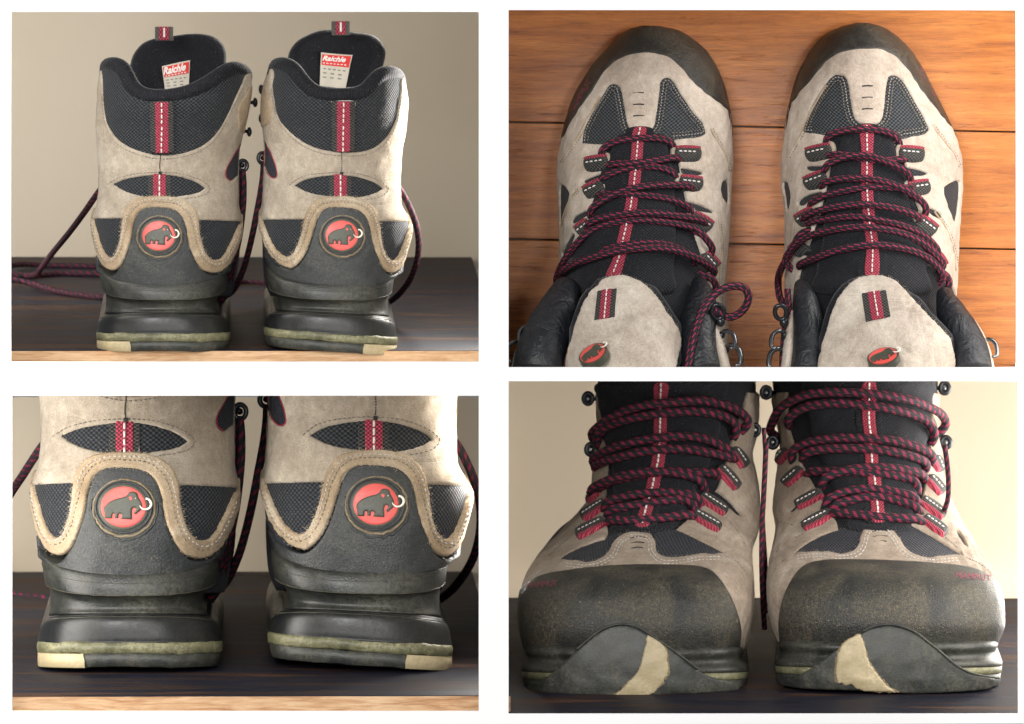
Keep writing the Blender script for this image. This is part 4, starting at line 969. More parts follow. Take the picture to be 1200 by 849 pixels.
TR = dict(
 rows=[(436, 905, 1110, 312, 95, 120, 2.2), (460, 908, 1108, 306, 98, 120, 2.2), (480, 911, 1105, 299, 100, 120, 2.2), (500, 917, 1108, 290, 100, 125, 2.2), (520, 918.4, 1110, 278, 102, 130, 2.1), (545, 915, 1110, 260, 104, 140, 2.1), (570, 912, 1116, 238, 105, 150, 2.0), (596, 909.4, 1124, 208, 108, 200, 2.0), (618, 913, 1134, 172, 108, 220, 2.0),
       (634, 911.5, 1142, 138, 108, 240, 2.05), (648, 909, 1149, 102, 106, 260, 2.1), (656, 907, 1153, 78, 100, 280, 2.2), (666, 905, 1160, 48, 96, 300, 2.3), (676, 903, 1166, 28, 92, 320, 2.4), (690, 902, 1171, 10, 90, 330, 2.5), (710, 903, 1175, 0, 90, 340, 2.55), (730, 907, 1175.5, -3, 90, 340, 2.6), (750, 914, 1169, 2, 90, 340, 2.6), (763, 920, 1162, 8, 90, 340, 2.6)],
 suede=[(780, 470, True), (900, 452, True), (925, 452, True), (926, 490), (934, 520), (944, 545), (955, 565), (968, 590), (982, 612), (984, 622, True), (962, 630), (945, 640), (932, 650, True), (950, 648.5), (968, 648.5), (985, 650.5), (1001, 647.5), (1008, 639), (1011, 628), (1017, 619.5), (1032, 617), (1045, 619.5), (1055, 630), (1063, 643), (1075, 652), (1092, 655), (1108, 653), (1130, 652, True), (1112, 641), (1095, 630), (1078, 620.5), (1068, 615, True), (1078, 600), (1088, 575), (1092, 550), (1096, 520), (1098, 490), (1099, 452, True), (1240, 460, True), (1280, 770, True), (1040, 771), (800, 770, True)],
 holes=[[(926, 600), (940, 586), (957, 568), (950, 580), (934, 598)], [(1126, 622), (1132, 628), (1138, 642), (1134, 640), (1128, 632)]],
 rand=[(1240, 690), (1178, 704), (1172, 690), (1166, 682), (1155, 674), (1135, 667), (1110, 664), (1071, 661), (1019, 659), (983, 659), (960, 660.5), (942, 667), (928.7, 683), (919, 706), (915.5, 730), (917, 750), (918, 770, True), (1040, 771), (1280, 770, True)][::-1],
 windows=[[(928, 654, True), (945, 638), (962, 629), (984, 620), (1006, 617, True), (1014, 632), (1004, 652), (985, 655), (955, 653)], [(1050, 614, True), (1070, 614), (1096, 628), (1114, 640), (1136, 655, True), (1110, 657), (1090, 659), (1070, 655), (1056, 640)]],
 tab=(1034, 633), pitch=[],
 stripe=[(1022.5, 444), (1021.7, 486), (1024, 512), (1025, 543), (1028, 569), (1031, 600), (1032, 616)],
 loops=[((946, 622.5), (978, 605.5)), ((939, 596), (967, 581)), ((926, 568), (945, 551)), ((917, 540), (929, 526)), ((1085, 612), (1109, 630)), ((1082, 589), (1108, 609)), ((1090, 560), (1106, 579)), ((1097, 533), (1104, 550))],
 laces=[([(917, 510), (919, 489), (931, 471), (957, 458.5), (993, 457.5), (1034.7, 461), (1071, 467), (1094, 478), (1104, 494), (1107, 506)], 16), ([(926, 496), (942, 478.7), (967.5, 471.5), (998.5, 471.5), (1034.7, 476), (1066, 484), (1086, 495), (1099, 518)], 13),
        ([(930, 541), (947, 525), (973, 517.5), (1014, 517), (1055, 521), (1086, 531.7), (1099, 543)], 14), ([(940, 537), (967.5, 530), (1006, 529), (1045, 532), (1078.6, 540.7), (1094, 549)], 12),
        ([(944, 555), (975, 555), (1006, 557), (1045, 560), (1071, 566), (1083, 578)], 9), ([(962, 572), (985.6, 560), (1019, 554), (1055, 555), (1092, 563)], 13),
        ([(966, 598), (993, 585), (1024, 581), (1055, 586), (1083, 593)], 13), ([(972, 602), (993, 595), (1024, 588.5), (1050, 592.4), (1086, 604)], 10), ([(972, 606), (1006, 611), (1045, 615), (1090, 616)], 10)],
 lace_r=5.5, hooks=[(914, 513, 906, 513), (1111, 512, 1118, 513), (909, 452, 898, 452), (1110, 446, 1117, 446)],
 sides=[], print_=(1140, 680, 4), logo_side=1)

def build_toe_boot(P, H, dx, dy, label, group, cream, flip):
    c = P.thing('hiking_boot', label, 'boot', ((740+dx), 120, 812), group)
    f = Form(H['rows'], slope=.137, taper=.1); r0, r1 = H['rows'][0][0], H['rows'][-1][0]
    shell(c, 'inner_body', f, r0, r1, TONGUE_FAB, 90, 120, off=-.5)
    tcx = lambda y: np.interp(y, [p[1] for p in H['stripe']], [p[0] for p in H['stripe']])
    # padded tongue with soft cross creases
    S = H['suede']; 
    tp = [(tcx(y)-w_, y) for y, w_ in ((439, 76), (480, 72), (520, 66), (560, 52), (600, 44), (622, 36))]+[(tcx(y)+w_, y) for y, w_ in ((622, 36), (600, 46), (560, 56), (520, 66), (480, 74), (439, 76))]
    patch(c, 'tongue', f, tp, TONGUE_FAB, .5, 5, 7, 4, lump=.5, extra=lambda V, d: 1.1*np.sin(V[:, 1]/31.0*2*math.pi)+.6*np.sin(V[:, 1]/17.0+V[:, 0]*.03))
    for i, wn in enumerate(H['windows']): patch(c, 'toe_mesh_panel', f, wn, WEAVE_BLUE, .2, .8, .5, 2.6, puff=.6)
    sd = patch(c, 'suede_overlay', f, S, SUEDE_BROWN, 1.0, 2.4, 1.8, 3.0, holes=H['holes'], under=2.2, rag=.18, lump=.7)
    rd = patch(c, 'toe_rand', f, H['rand'], RUB_TOE, 2.6, 2.2, 2.0, 3.2, under=3, lump=.12)
    # stitching of the toe overlay
    tx, ty = H['tab']
    for i in range(3):
        yy = ty-8+i*6.2; tube(c, 'tab_stitch', on(f, [(tx-9.5+i, yy+1), (tx, yy-.6), (tx+9-i, yy+.2)], 3.3), .8, DARK_THREAD, parent=sd, nseg=6)
    a0 = [(p[0], p[1]) for p in S]
    if not flip:
        tabl = [(662, 664), (688, 666), (706, 661), (716, 653), (721, 641), (731, 632), (745, 629.5), (756, 632), (761, 638), (763, 650), (775, 660), (797, 660), (817, 656.5), (845, 656)]
    else:
        tabl = [(935, 655), (952, 653), (968, 653), (986, 655), (1005, 651.5), (1013, 642), (1016.5, 629), (1021, 623.5), (1032, 621.5), (1042, 624), (1050, 632), (1058, 646), (1071, 656), (1092, 659.5), (1125, 657)]
    stitches(c, f, tabl, 3.4, 2.6, 1.9, .55, PALE_THREAD, parent=sd, rows=(0, 3.4), jitter=.2)
    fibres(c, f, S[9:28], 2.6, density=.9, ln=1.8, parent=sd)
    # red stripe down the tongue
    st = [(p[0], p[1]) for p in H['stripe']]
    lf = [(p[0]-7.5+.0*p[1], p[1]) for p in st]; rt = [(p[0]+7.5, p[1]) for p in st][::-1]
    ws = patch(c, 'webbing_strip', f, [(p[0]-15, p[1]) for p in st]+[(p[0]+15, p[1]) for p in st][::-1], TONGUE_FAB, 6.0, .9, .5, 3, under=3)
    patch(c, 'red_webbing', f, lf+rt, WEB_RED, 7.2, 1.2, .8, 2.2, under=3, parent=ws)
    stitches(c, f, st, 8.8, 4.2, 1.8, 1.25, WHITE_THREAD, parent=ws, jitter=.15)
    for a, b in H['loops']:
        lace_loop(c, f, a, b, 9.5, 4.6, 0, parent=sd)
    for pts, lf_ in H['laces']: lace(c, f, pts, lf_, H['lace_r'])
    for (x0, y0, x1, y1) in H['hooks']:
        p0 = f.at([x0], [y0], 2)[0]; p0 = np.array([x0, p0[1]-6, y0]); p1 = np.array([x1, p0[1]-16, y1])
        hk = tube(c, 'lace_hook', [p0, (p0+p1)/2+[0, -3, 0], p1], 2.8, METAL, step=1.2, nseg=10)
        tube(c, 'hook_ring', ring_pts(p1, 5.4, 6.6, (1, 0, 0), (0, 0, 1), 24), 2.9, METAL, close=True, parent=hk, step=1.5, nseg=10)
        V, F = ellipsoid(c, p1, 3.4, 2, 4.2); c.add('hook_rivet', V, F, STEEL, None, hk)
    # suede seams
    if not flip:
        seams = [[(640, 655), (655, 640), (672, 622), (678, 612)], [(848, 655), (862, 662), (872, 676), (877, 700), (874, 735)], [(848, 608), (862, 625), (872, 645)]]
    else:
        seams = [[(912, 650), (925, 638), (945, 628)], [(905, 690), (912, 668), (928, 654)], [(1130, 655), (1150, 664), (1164, 676)], [(1108, 630), (1125, 645)], [(918, 612), (935, 618)]]
    for sm in seams: stitches(c, f, sm, 3.5, 2.6, 1.8, .5, GREY_THREAD, parent=sd)
    # printed word on the rand
    px_, py_, ang = H['print_']; an = math.radians(ang)
    text_on(c, 'MAMMUT', lambda u, v, w_: f.at(px_+u*math.cos(an)-v*math.sin(an), py_+u*math.sin(an)+v*math.cos(an), w_+5.1), 8.2 if not flip else 9.5, PINK, 'brand_lettering', rd, .12, -.05)
    # sand grains stuck on the rand
    parts = []
    for _ in range(260):
        cx_, cy_ = 740+dx+rng.normal(0, 62), 742+dy-abs(rng.normal(0, 26)); 
        p = f.at([cx_], [cy_], 4.9)[0]; s = abs(rng.normal(0, .28))+.18; parts.append(ellipsoid(c, p, s, s*.6, s, 3))
    V, F = join(parts); o = c.add('dried_mud', V, F, RUB_BROWN); o['kind'] = 'stuff'
    # ---- sole rings
    def rs(name, rows, mt, n=2.8, ncl=170, parent=None, B=420, D=84):
        V = []; uv = []; F = []
        for (pc, l, r_, yf) in rows:
            l += dx; r_ += dx; pc += dy; Wd = (r_-l)/2; cx = (l+r_)/2; half = Wd*math.pi/2; m = 2*half+B
            a = np.linspace(-m, m, ncl, endpoint=False); aa = abs(a); sg = np.sign(a)
            t = np.clip(aa/half, 0, 1)*math.pi/2; e = np.clip(aa-half, 0, B); t2 = np.clip((aa-half-B)/half, 0, 1)*math.pi/2
            cs = np.power(np.clip(np.cos(t), 0, 1), 2/n)
            V.append(np.stack([cx+sg*Wd*np.power(np.sin(t), 2/n)*np.cos(t2)*(1-.06*(e/B)), yf+(D-yf)*(1-cs)+e+60*np.sin(t2), pc-(.02*(D)*(1-cs))-.137*(e+60*np.sin(t2))], 1))
            uv.append(np.stack([a, np.full(ncl, pc)], 1)/10)
        nr = len(V); V = np.vstack(V)
        for i in range(nr-1):
            for j in range(ncl): k_ = (j+1) % ncl; F.append((i*ncl+j, i*ncl+k_, (i+1)*ncl+k_, (i+1)*ncl+j))
        F.append(tuple(range(ncl-1, -1, -1))); F.append(tuple((nr-1)*ncl+j for j in range(ncl)))
        return c.add(name, V, F, mt, np.vstack(uv), parent)
    rs('midsole', [(756, 618, 866, 3), (760.5, 613.5, 870.5, -4), (764, 612, 872, -7), (768, 613, 871, -7.5), (771, 615, 869.5, -5), (773.5, 616, 869, -2), (778, 614.5, 871.5, -2), (781, 611, 875, -5), (784, 608.5, 877, -9), (788, 608, 877.4, -10), (789.6, 609, 876.5, -8)], RUB_MID)
    rs('yellow_lip', [(789, 610, 875.5, -7), (790, 608.6, 876.8, -9.5), (797, 608.6, 876.6, -9.5), (798, 610, 875, -7)], RUB_LIME)
    rs('outsole', [(797.5, 611, 874.5, -7), (798.6, 610, 875.4, -9), (806, 610.2, 875, -9), (812.2, 612, 873.5, -8), (813.4, 615, 871, -5)], RUB_TREAD)
    # the tread rubber rising over the toe in a hump
    mx = (lambda pts: shiftpts(pts, dx, dy)) if not flip else (lambda pts: mirr(shiftpts(pts, 0, dy), 740*2+dx+4))
    sf = Form([(725+dy, 609+dx, 874+dx, -7, 84, 60, 2.8), (760+dy, 609+dx, 875+dx, -9, 84, 60, 2.8), (785+dy, 608+dx, 877+dx, -11, 84, 60, 2.8), (800+dy, 608.5+dx, 876.5+dx, -11, 84, 60, 2.8), (820+dy, 612+dx, 873+dx, -7, 84, 60, 2.8)], .137)
    if not flip: HP = [(616, 805), (622, 800), (632, 799), (648, 789.5), (664, 776), (678, 762), (691, 750), (702, 741), (714, 735), (729.5, 732), (745, 734.5), (758, 741.5), (771, 750.5), (786, 761), (800, 772), (816, 784.5), (832, 793.5), (850, 797), (868, 799, True), (866, 809), (848, 811), (784, 813.5), (755, 816.5), (719, 818), (695, 815.5, True), (691, 816.5), (641.7, 813.5), (617, 811, True)]
    else: HP = [(616, 805), (640, 797), (662, 783), (680, 769), (697, 757), (711, 747.5), (724, 741.5), (742, 739), (757, 741.5), (772, 748), (785, 758), (798, 769), (813, 782), (830, 793), (846, 798), (866, 801, True), (865, 812), (848, 815), (770, 819), (731, 816), (668, 814.5), (617, 812, True)]
    HP2 = shiftpts(HP, dx, dy)
    e3 = lambda V, d: 3.2*np.exp(-((V[:, 1]-(760+dy))/30)**2)-4.6*np.clip((abs(V[:, 0])-95)/60, 0, 1)
    hp = patch(c, 'toe_bumper', sf, HP2, RUB_TREAD, 2.0, 3.4, 2.4, 3.0, under=7, lump=.3, rag=.1, extra=e3)
    cc = np.mean([p[:2] for p in cream], 0)
    patch(c, 'torn_edge', sf, [tuple(cc+(np.array(p[:2])-cc)*[1.10, 1.015]) for p in cream], RUB_BROWN, 5.0, .8, .6, 2.4, under=2, parent=hp, rag=.5, extra=e3)
    patch(c, 'cream_block', sf, cream, RUB_CREAM, 5.5, 1.2, .8, 2.4, under=2, parent=hp, rag=.35, lump=.5, extra=e3)
    edge = HP2[5:16]
    tube(c, 'raised_lip', [sf.at([p[0]], [p[1]], 6.2+3.2*math.exp(-((p[1]-760-dy)/30)**2))[0] for p in crs(edge, 5)], 1.3, RUB_TREAD, parent=hp, nseg=8)
    return c
G4 = 'toe caps seen from the front'
creamL = [(659, 746), (667, 748), (674, 752), (780.5, 763)]
creamL = [(759, 745.5), (768, 749.5), (776, 755), (780.5, 763), (782, 775), (783, 785), (781, 793, True), (777, 797), (778, 800, True), (771, 805), (766, 810.5), (745, 816.3), (715, 817, True), (727, 808.5), (741, 795), (748, 787), (753.5, 771), (756.5, 757)]
creamR = [(1007, 743.5), (998, 748), (990.5, 753), (984, 764), (981, 778), (980.4, 792), (983, 799.5, True), (988, 799), (992, 802, True), (998, 800), (1004, 805), (1012, 808, True), (1049, 809, True), (1036, 799), (1024, 785), (1017, 773), (1014, 762), (1011, 750)]
tL = build_toe_boot(P4, TB, 0, 0, 'boot seen from the front, left one, cream tread block right of toe centre', G4, creamL, False)
tR = build_toe_boot(P4, TR, 299.5, -7, 'boot seen from the front, right one, cream tread block left of toe centre', G4, creamR, True)
# lace ends hanging down behind the pair
tube(tL, 'lace', [(895, 210, 498), (897, 205, 540), (894, 210, 600), (897, 220, 660), (900, 260, 720)], 2.6, ROPE, step=2)
tube(tR, 'lace', [(898, 190, 516), (896, 190, 560), (893, 195, 620), (893, 205, 680), (896, 230, 740)], 3.2, ROPE, step=2)
tube(tR, 'lace', [(1112, 210, 518), (1116, 214, 545), (1117, 225, 580), (1112, 240, 600)], 3.2, ROPE, step=2)
# ================================================================== boots seen from above
def toprows(sil, prof):
    out = []
    for (py, l, r_) in sil:
        t = [p[0] for p in prof]; yf = np.interp(py, t, [p[1] for p in prof]); D = np.interp(py, t, [p[2] for p in prof]); n = np.interp(py, t, [p[3] for p in prof])
        out.append((py, l, r_, yf, D, max(322-yf-D, 2), n))
    return out
PROF = [(24, 262, 40, 2.2), (32, 248, 55, 2.2), (45, 235, 70, 2.2), (62, 222, 82, 2.2), (90, 208, 95, 2.15), (125, 192, 105, 2.1), (160, 172, 115, 2.0), (200, 145, 130, 2.0), (250, 112, 150, 2.0), (300, 80, 170, 2.0), (345, 52, 190, 2.0), (440, 20, 200, 2.0)]
AL = dict(
 rows=toprows([(27.3, 754, 758), (28.6, 742, 771), (31, 734, 783), (35, 727, 795), (41, 719, 804), (49, 711.5, 814.5), (58, 703.5, 823.5), (68.7, 693.7, 830.5), (80, 685.5, 836.5), (90.7, 678.5, 841), (103, 671.5, 845), (116.6, 665, 848), (129, 661, 850.5), (140, 658, 852), (163, 652.5, 853.5), (186, 648.5, 854.4), (207, 647.5, 853), (230, 649, 852), (268, 650.4, 850.5), (300, 651, 848), (330, 652, 846), (352, 655, 846), (385, 660, 848), (440, 668, 850)], PROF),
 suede=[(560, 120, True), (700, 10, True), (756, 5), (830, 20, True), (960, 110, True), (960, 450, True), (850, 452, True), (846, 425), (838, 385), (833, 362), (831, 345), (827, 322), (819, 296), (810, 268), (803, 240), (797, 212), (793, 190), (789, 172), (786, 163.5, True), (805, 161.5), (820, 158.5), (824, 155, True), (821, 144), (810, 131), (795, 109), (785, 92.5), (778, 88.5), (772, 92), (770, 103), (767.5, 124), (764, 146), (759, 153), (748, 155.8), (738, 154), (733, 147), (730.5, 138), (727.4, 121), (724, 104), (719.6, 97), (711, 97), (702, 110), (690, 130), (680, 153), (678.5, 167, True), (692, 168.5), (706, 169.5, True), (706, 185), (703, 205), (698, 232), (690, 262), (682, 285), (672, 305), (662, 322), (655, 345), (650, 362, True), (560, 362, True)],
 holes=[[(680.5, 213), (688, 209), (702, 204.5), (706, 207), (698, 211.5), (686, 215.5)], [(795, 198), (806, 199), (821, 203), (812, 206), (798, 205)], [(667, 262), (672, 254), (686, 248), (692, 249.5), (682, 256), (672, 263)], [(796, 238), (812, 240), (829, 247), (833, 251), (820, 249), (800, 245)], [(652, 217), (656, 217), (664, 227), (660, 241), (656, 262), (652, 268), (651, 240)], [(843, 214), (849, 212), (850, 240), (846, 236), (841, 222)], [(655, 300), (660, 288), (668, 276), (672, 278), (662, 296), (656, 304)]],
 rand=[(600, 190, True), (640, 168), (653, 162), (667.5, 137), (679, 121), (686, 111.5), (699, 91), (713.5, 73), (728, 64.5), (748, 59.8), (766, 60.5), (782, 66.5), (795, 78), (808, 94), (820.5, 106), (836, 117), (846, 125), (862, 145), (900, 160, True), (900, 5, True), (600, 5, True)],
 windows=[[(674, 172, True), (676, 152), (690, 126), (702, 105), (712, 93), (722, 95), (729, 110), (733, 135), (737, 152), (742, 158), (722, 164), (706, 172)], [(760, 158), (765, 140), (767, 110), (769, 92), (778, 85), (788, 92), (800, 110), (815, 132), (826, 148), (828, 160, True), (806, 165), (788, 168), (775, 160)]],
 tab=(745.5, 122), stripe=[(747.5, 152), (745, 170), (742.5, 207), (738, 247), (732, 278), (726, 308), (719, 328)],
 band=[(684, 160), (692, 150), (712, 100)],
 loops=[((684.5, 191), (709, 188)), ((684, 225), (703, 216)), ((676, 272), (689, 262)), ((661, 311), (671, 303)), ((789, 178), (815, 178)), ((794, 212), (817, 214)), ((809, 254), (828, 266)), ((822, 300), (834, 314))],
 laces=[([(698, 186), (706, 178), (720, 170.5), (745, 166.5), (770, 166.5), (791, 174)], 11), ([(706, 197), (735, 198.5), (766, 194.5), (797, 187)], 15), ([(698, 215), (724, 205), (745, 200), (771, 201), (794, 211)], 10),
        ([(688, 259), (704, 244.5), (728, 231.5), (760, 224.5), (797, 223), (812, 224)], 15), ([(694, 231), (715, 232), (749, 233.5), (776, 237.5), (797, 244), (811, 255)], 10),
        ([(684, 274), (701, 264), (728, 258.7), (754, 257), (781, 258.7), (812, 263), (826, 268)], 15), ([(676, 287), (698, 273), (722, 265.5), (754, 263.5), (781, 266), (802, 270), (819, 274)], 10),
        ([(655, 330), (677, 316), (704, 308), (733, 301.5), (765, 299), (791, 302.5), (815, 313.5), (834, 327)], 17), ([(700, 300), (728, 294), (749, 291), (775.5, 292), (797, 300), (815, 312)], 11),
        ([(652, 344), (656, 333), (662, 317), (675, 297), (691, 279), (700, 270)], 13), ([(806, 268), (814, 279), (825, 294), (829, 306)], 13), ([(817, 320), (826, 332), (831, 343), (831, 352)], 12)],
 flap=[(700, 336, True), (705, 329), (714, 325), (724, 323.5), (735, 325), (746, 329), (756, 335), (770, 350), (784, 371), (795, 389), (796, 405), (790, 436, True), (662, 436, True), (666, 415), (670, 398), (675, 380), (684, 355), (692, 342)],
 fstripe=((700, 343), (722.5, 340), (720.5, 373), (697, 377)), fbadge=(695, 414, 18, 10, -28),
 fform=[(315, 664, 800, 40, 34, 4, 2), (360, 664, 800, 8, 40, 4, 2), (400, 664, 800, -12, 44, 4, 2), (445, 664, 800, -26, 46, 4, 2)],
 pads=[([(662, 338, 90), (652, 362, 60), (640, 392, 30), (632, 415, 12), (629, 437, 4)], [16, 22, 27, 29, 30]), ([(818, 332, 90), (822, 352, 62), (818, 380, 38), (818, 410, 20), (822, 437, 8)], [9, 17, 21, 22, 23])],
 cuff=[([(621, 384, 40), (613, 398, 26), (607, 420, 14), (604, 437, 8)], 5.5), ([(834, 372, 44), (839, 392, 30), (845, 416, 16), (850, 437, 8)], 5.5)],
 hooks=[(617, 391, -1, .9), (604, 411, -1, 1.1), (850, 397, 1, 1.0), (855, 415, 1, 1.15)], ring=(841, 366), print_=(677, 112, -59), flip=False)
AR = dict(
 rows=toprows([(24.5, 1012, 1016), (26, 1000, 1029), (29, 990, 1037), (34, 978, 1046), (40, 969, 1054.5), (48, 961.5, 1063), (57, 954.5, 1071), (68, 948, 1078.5), (80, 941.5, 1086), (92, 937, 1092), (104, 933.7, 1098), (124, 928.8, 1108), (145, 925, 1118), (168, 922, 1127.5), (192, 919.5, 1132), (215, 919.8, 1132.4), (254, 924, 1129.8), (294, 924, 1127), (334, 924, 1125.5), (352, 926, 1124), (385, 932, 1128), (440, 938, 1132)], [(p[0]-3, *p[1:]) for p in PROF]),
 suede=[(860, 120, True), (960, 8, True), (1014, 3), (1080, 12, True), (1240, 110, True), (1240, 372, True), (1124, 372, True), (1121, 362), (1116, 345), (1108, 325), (1101, 308), (1094, 285), (1085, 262), (1075, 235), (1068, 212), (1062, 188), (1058, 170), (1057, 163.5, True), (1073, 160), (1088, 156), (1092, 151, True), (1086, 137), (1072, 112), (1060, 92), (1051, 86), (1044, 89), (1041, 104), (1039, 125), (1036, 139), (1031, 144.5), (1019, 146), (1010, 144), (1004, 138), (1000, 122), (997, 100), (993, 88), (981, 86), (971, 96), (958, 116), (947, 140), (944, 154, True), (957, 156), (973, 158, True), (975, 172), (975, 195), (970, 222), (962, 250), (954, 275), (946, 300), (938, 325), (932, 350), (928, 372, True), (860, 372, True)],
 holes=[[(947, 196), (956, 195), (975, 197), (965, 201), (951, 200)], [(1063, 198), (1075, 199), (1089, 204), (1080, 207), (1066, 205)], [(938, 240), (944, 232), (962, 226), (968, 228), (954, 234), (944, 242)], [(1082, 244), (1096, 247), (1106, 254), (1103, 258), (1092, 252)], [(1109, 222), (1122, 213), (1128, 214), (1127, 240), (1122, 262), (1116, 250), (1111, 236)], [(1113, 335), (1118, 338), (1124, 352), (1121, 362), (1115, 350)], [(921, 214), (927, 216), (929, 236), (926, 250), (923, 232)]],
 rand=[(860, 160, True), (915, 142), (929, 124), (942, 106), (957.4, 89), (970, 72.5), (986, 61), (1001.5, 56.5), (1019.6, 55.5), (1037.7, 57), (1053, 65), (1066, 80), (1079, 99.8), (1092, 116.6), (1107.7, 137), (1120.7, 149), (1140, 162), (1190, 170, True), (1190, 2, True), (860, 2, True)],
 windows=[[(940, 158, True), (943, 138), (957, 112), (970, 92), (981, 82), (994, 84), (1000, 100), (1004, 130), (1010, 147), (990, 154), (972, 161)], [(1030, 148), (1037, 135), (1040, 105), (1042, 86), (1051, 82), (1062, 90), (1076, 112), (1090, 137), (1096, 152, True), (1075, 163), (1057, 168), (1044, 156)]],
 tab=(1019.5, 114), stripe=[(1018.3, 150), (1018.8, 181), (1018.3, 207), (1018.5, 231), (1021, 268), (1023.8, 294), (1022.5, 328)],
 loops=[((950, 179.5), (976, 174)), ((948, 214), (970, 206)), ((939, 259), (957, 248)), ((933, 296), (944, 286)), ((1057, 178), (1083, 180)), ((1066, 221), (1088, 217)), ((1078, 258), (1096, 271)), ((1096, 300), (1105, 314))],
 laces=[([(968, 172), (974, 164), (986, 158.5), (1006.6, 155.5), (1032.6, 157), (1050.7, 164), (1060, 173)], 11), ([(968, 184), (994, 186), (1019.6, 191.5), (1045.5, 192.5), (1068, 187)], 10), ([(966, 207), (979, 197), (999, 190), (1019.6, 189.5), (1040, 197), (1060, 207), (1072, 218)], 15),
        ([(962, 222), (980, 218), (1000, 216), (1028, 218), (1056, 228), (1076, 242), (1087, 258)], 15), ([(948, 246), (970, 234), (996, 228), (1028, 224), (1062, 225), (1078, 221)], 10),
        ([(942, 263), (968, 252.5), (1000, 248), (1028, 248), (1060, 255), (1083, 264)], 15), ([(944, 266), (968, 262), (1001, 259.5), (1033, 264), (1060, 271), (1082, 282), (1103, 306)], 10),
        ([(932, 322), (934, 308), (944, 293), (958, 283), (982, 277), (1014.5, 275), (1046, 279), (1073, 290), (1092, 308), (1105, 322)], 17), ([(936, 317), (964, 307.5), (996, 298), (1022.5, 294), (1052, 296.5), (1080, 306), (1096, 321), (1105, 337)], 13),
        ([(925, 366), (923.5, 345), (926, 322), (938, 300), (946, 282), (954, 268)], 14), ([(1100, 316), (1106, 331), (1110, 348)], 12)],
 flap=[(990, 340), (1000, 331), (1012, 325.5), (1026, 323.5), (1040, 326), (1050, 330.5), (1067, 347.5), (1086, 369), (1102, 385), (1114, 401), (1118, 436, True), (957, 436, True), (962, 415), (968, 392), (976, 365), (983, 350)],
 fstripe=((1010, 346), (1038.5, 342), (1043.5, 372.5), (1015, 379)), fbadge=(1034, 417, 19, 9.5, -14),
 fform=[(315, 955, 1122, 40, 34, 4, 2), (360, 955, 1122, 8, 40, 4, 2), (400, 955, 1122, -12, 44, 4, 2), (445, 955, 1122, -26, 46, 4, 2)],
 pads=[([(940, 335, 88), (944, 355, 60), (948, 385, 36), (948, 412, 20), (946, 437, 8)], [9, 15, 18, 19, 20]), ([(1108, 345, 90), (1118, 372, 55), (1128, 392, 34), (1137, 415, 18), (1140, 437, 6)], [9, 17, 21, 23, 24])],
 cuff=[([(928, 370, 46), (926, 392, 30), (924, 416, 16), (922, 437, 8)], 5.5), ([(1143, 380, 44), (1150, 396, 30), (1156, 416, 16), (1160, 437, 8)], 5.5)],
 hooks=[(915, 397, -1, 1.0), (914, 419, -1, 1.15), (1158, 407, 1, 1.0)], ring=(915, 367), print_=(1091, 97, 58), flip=True)

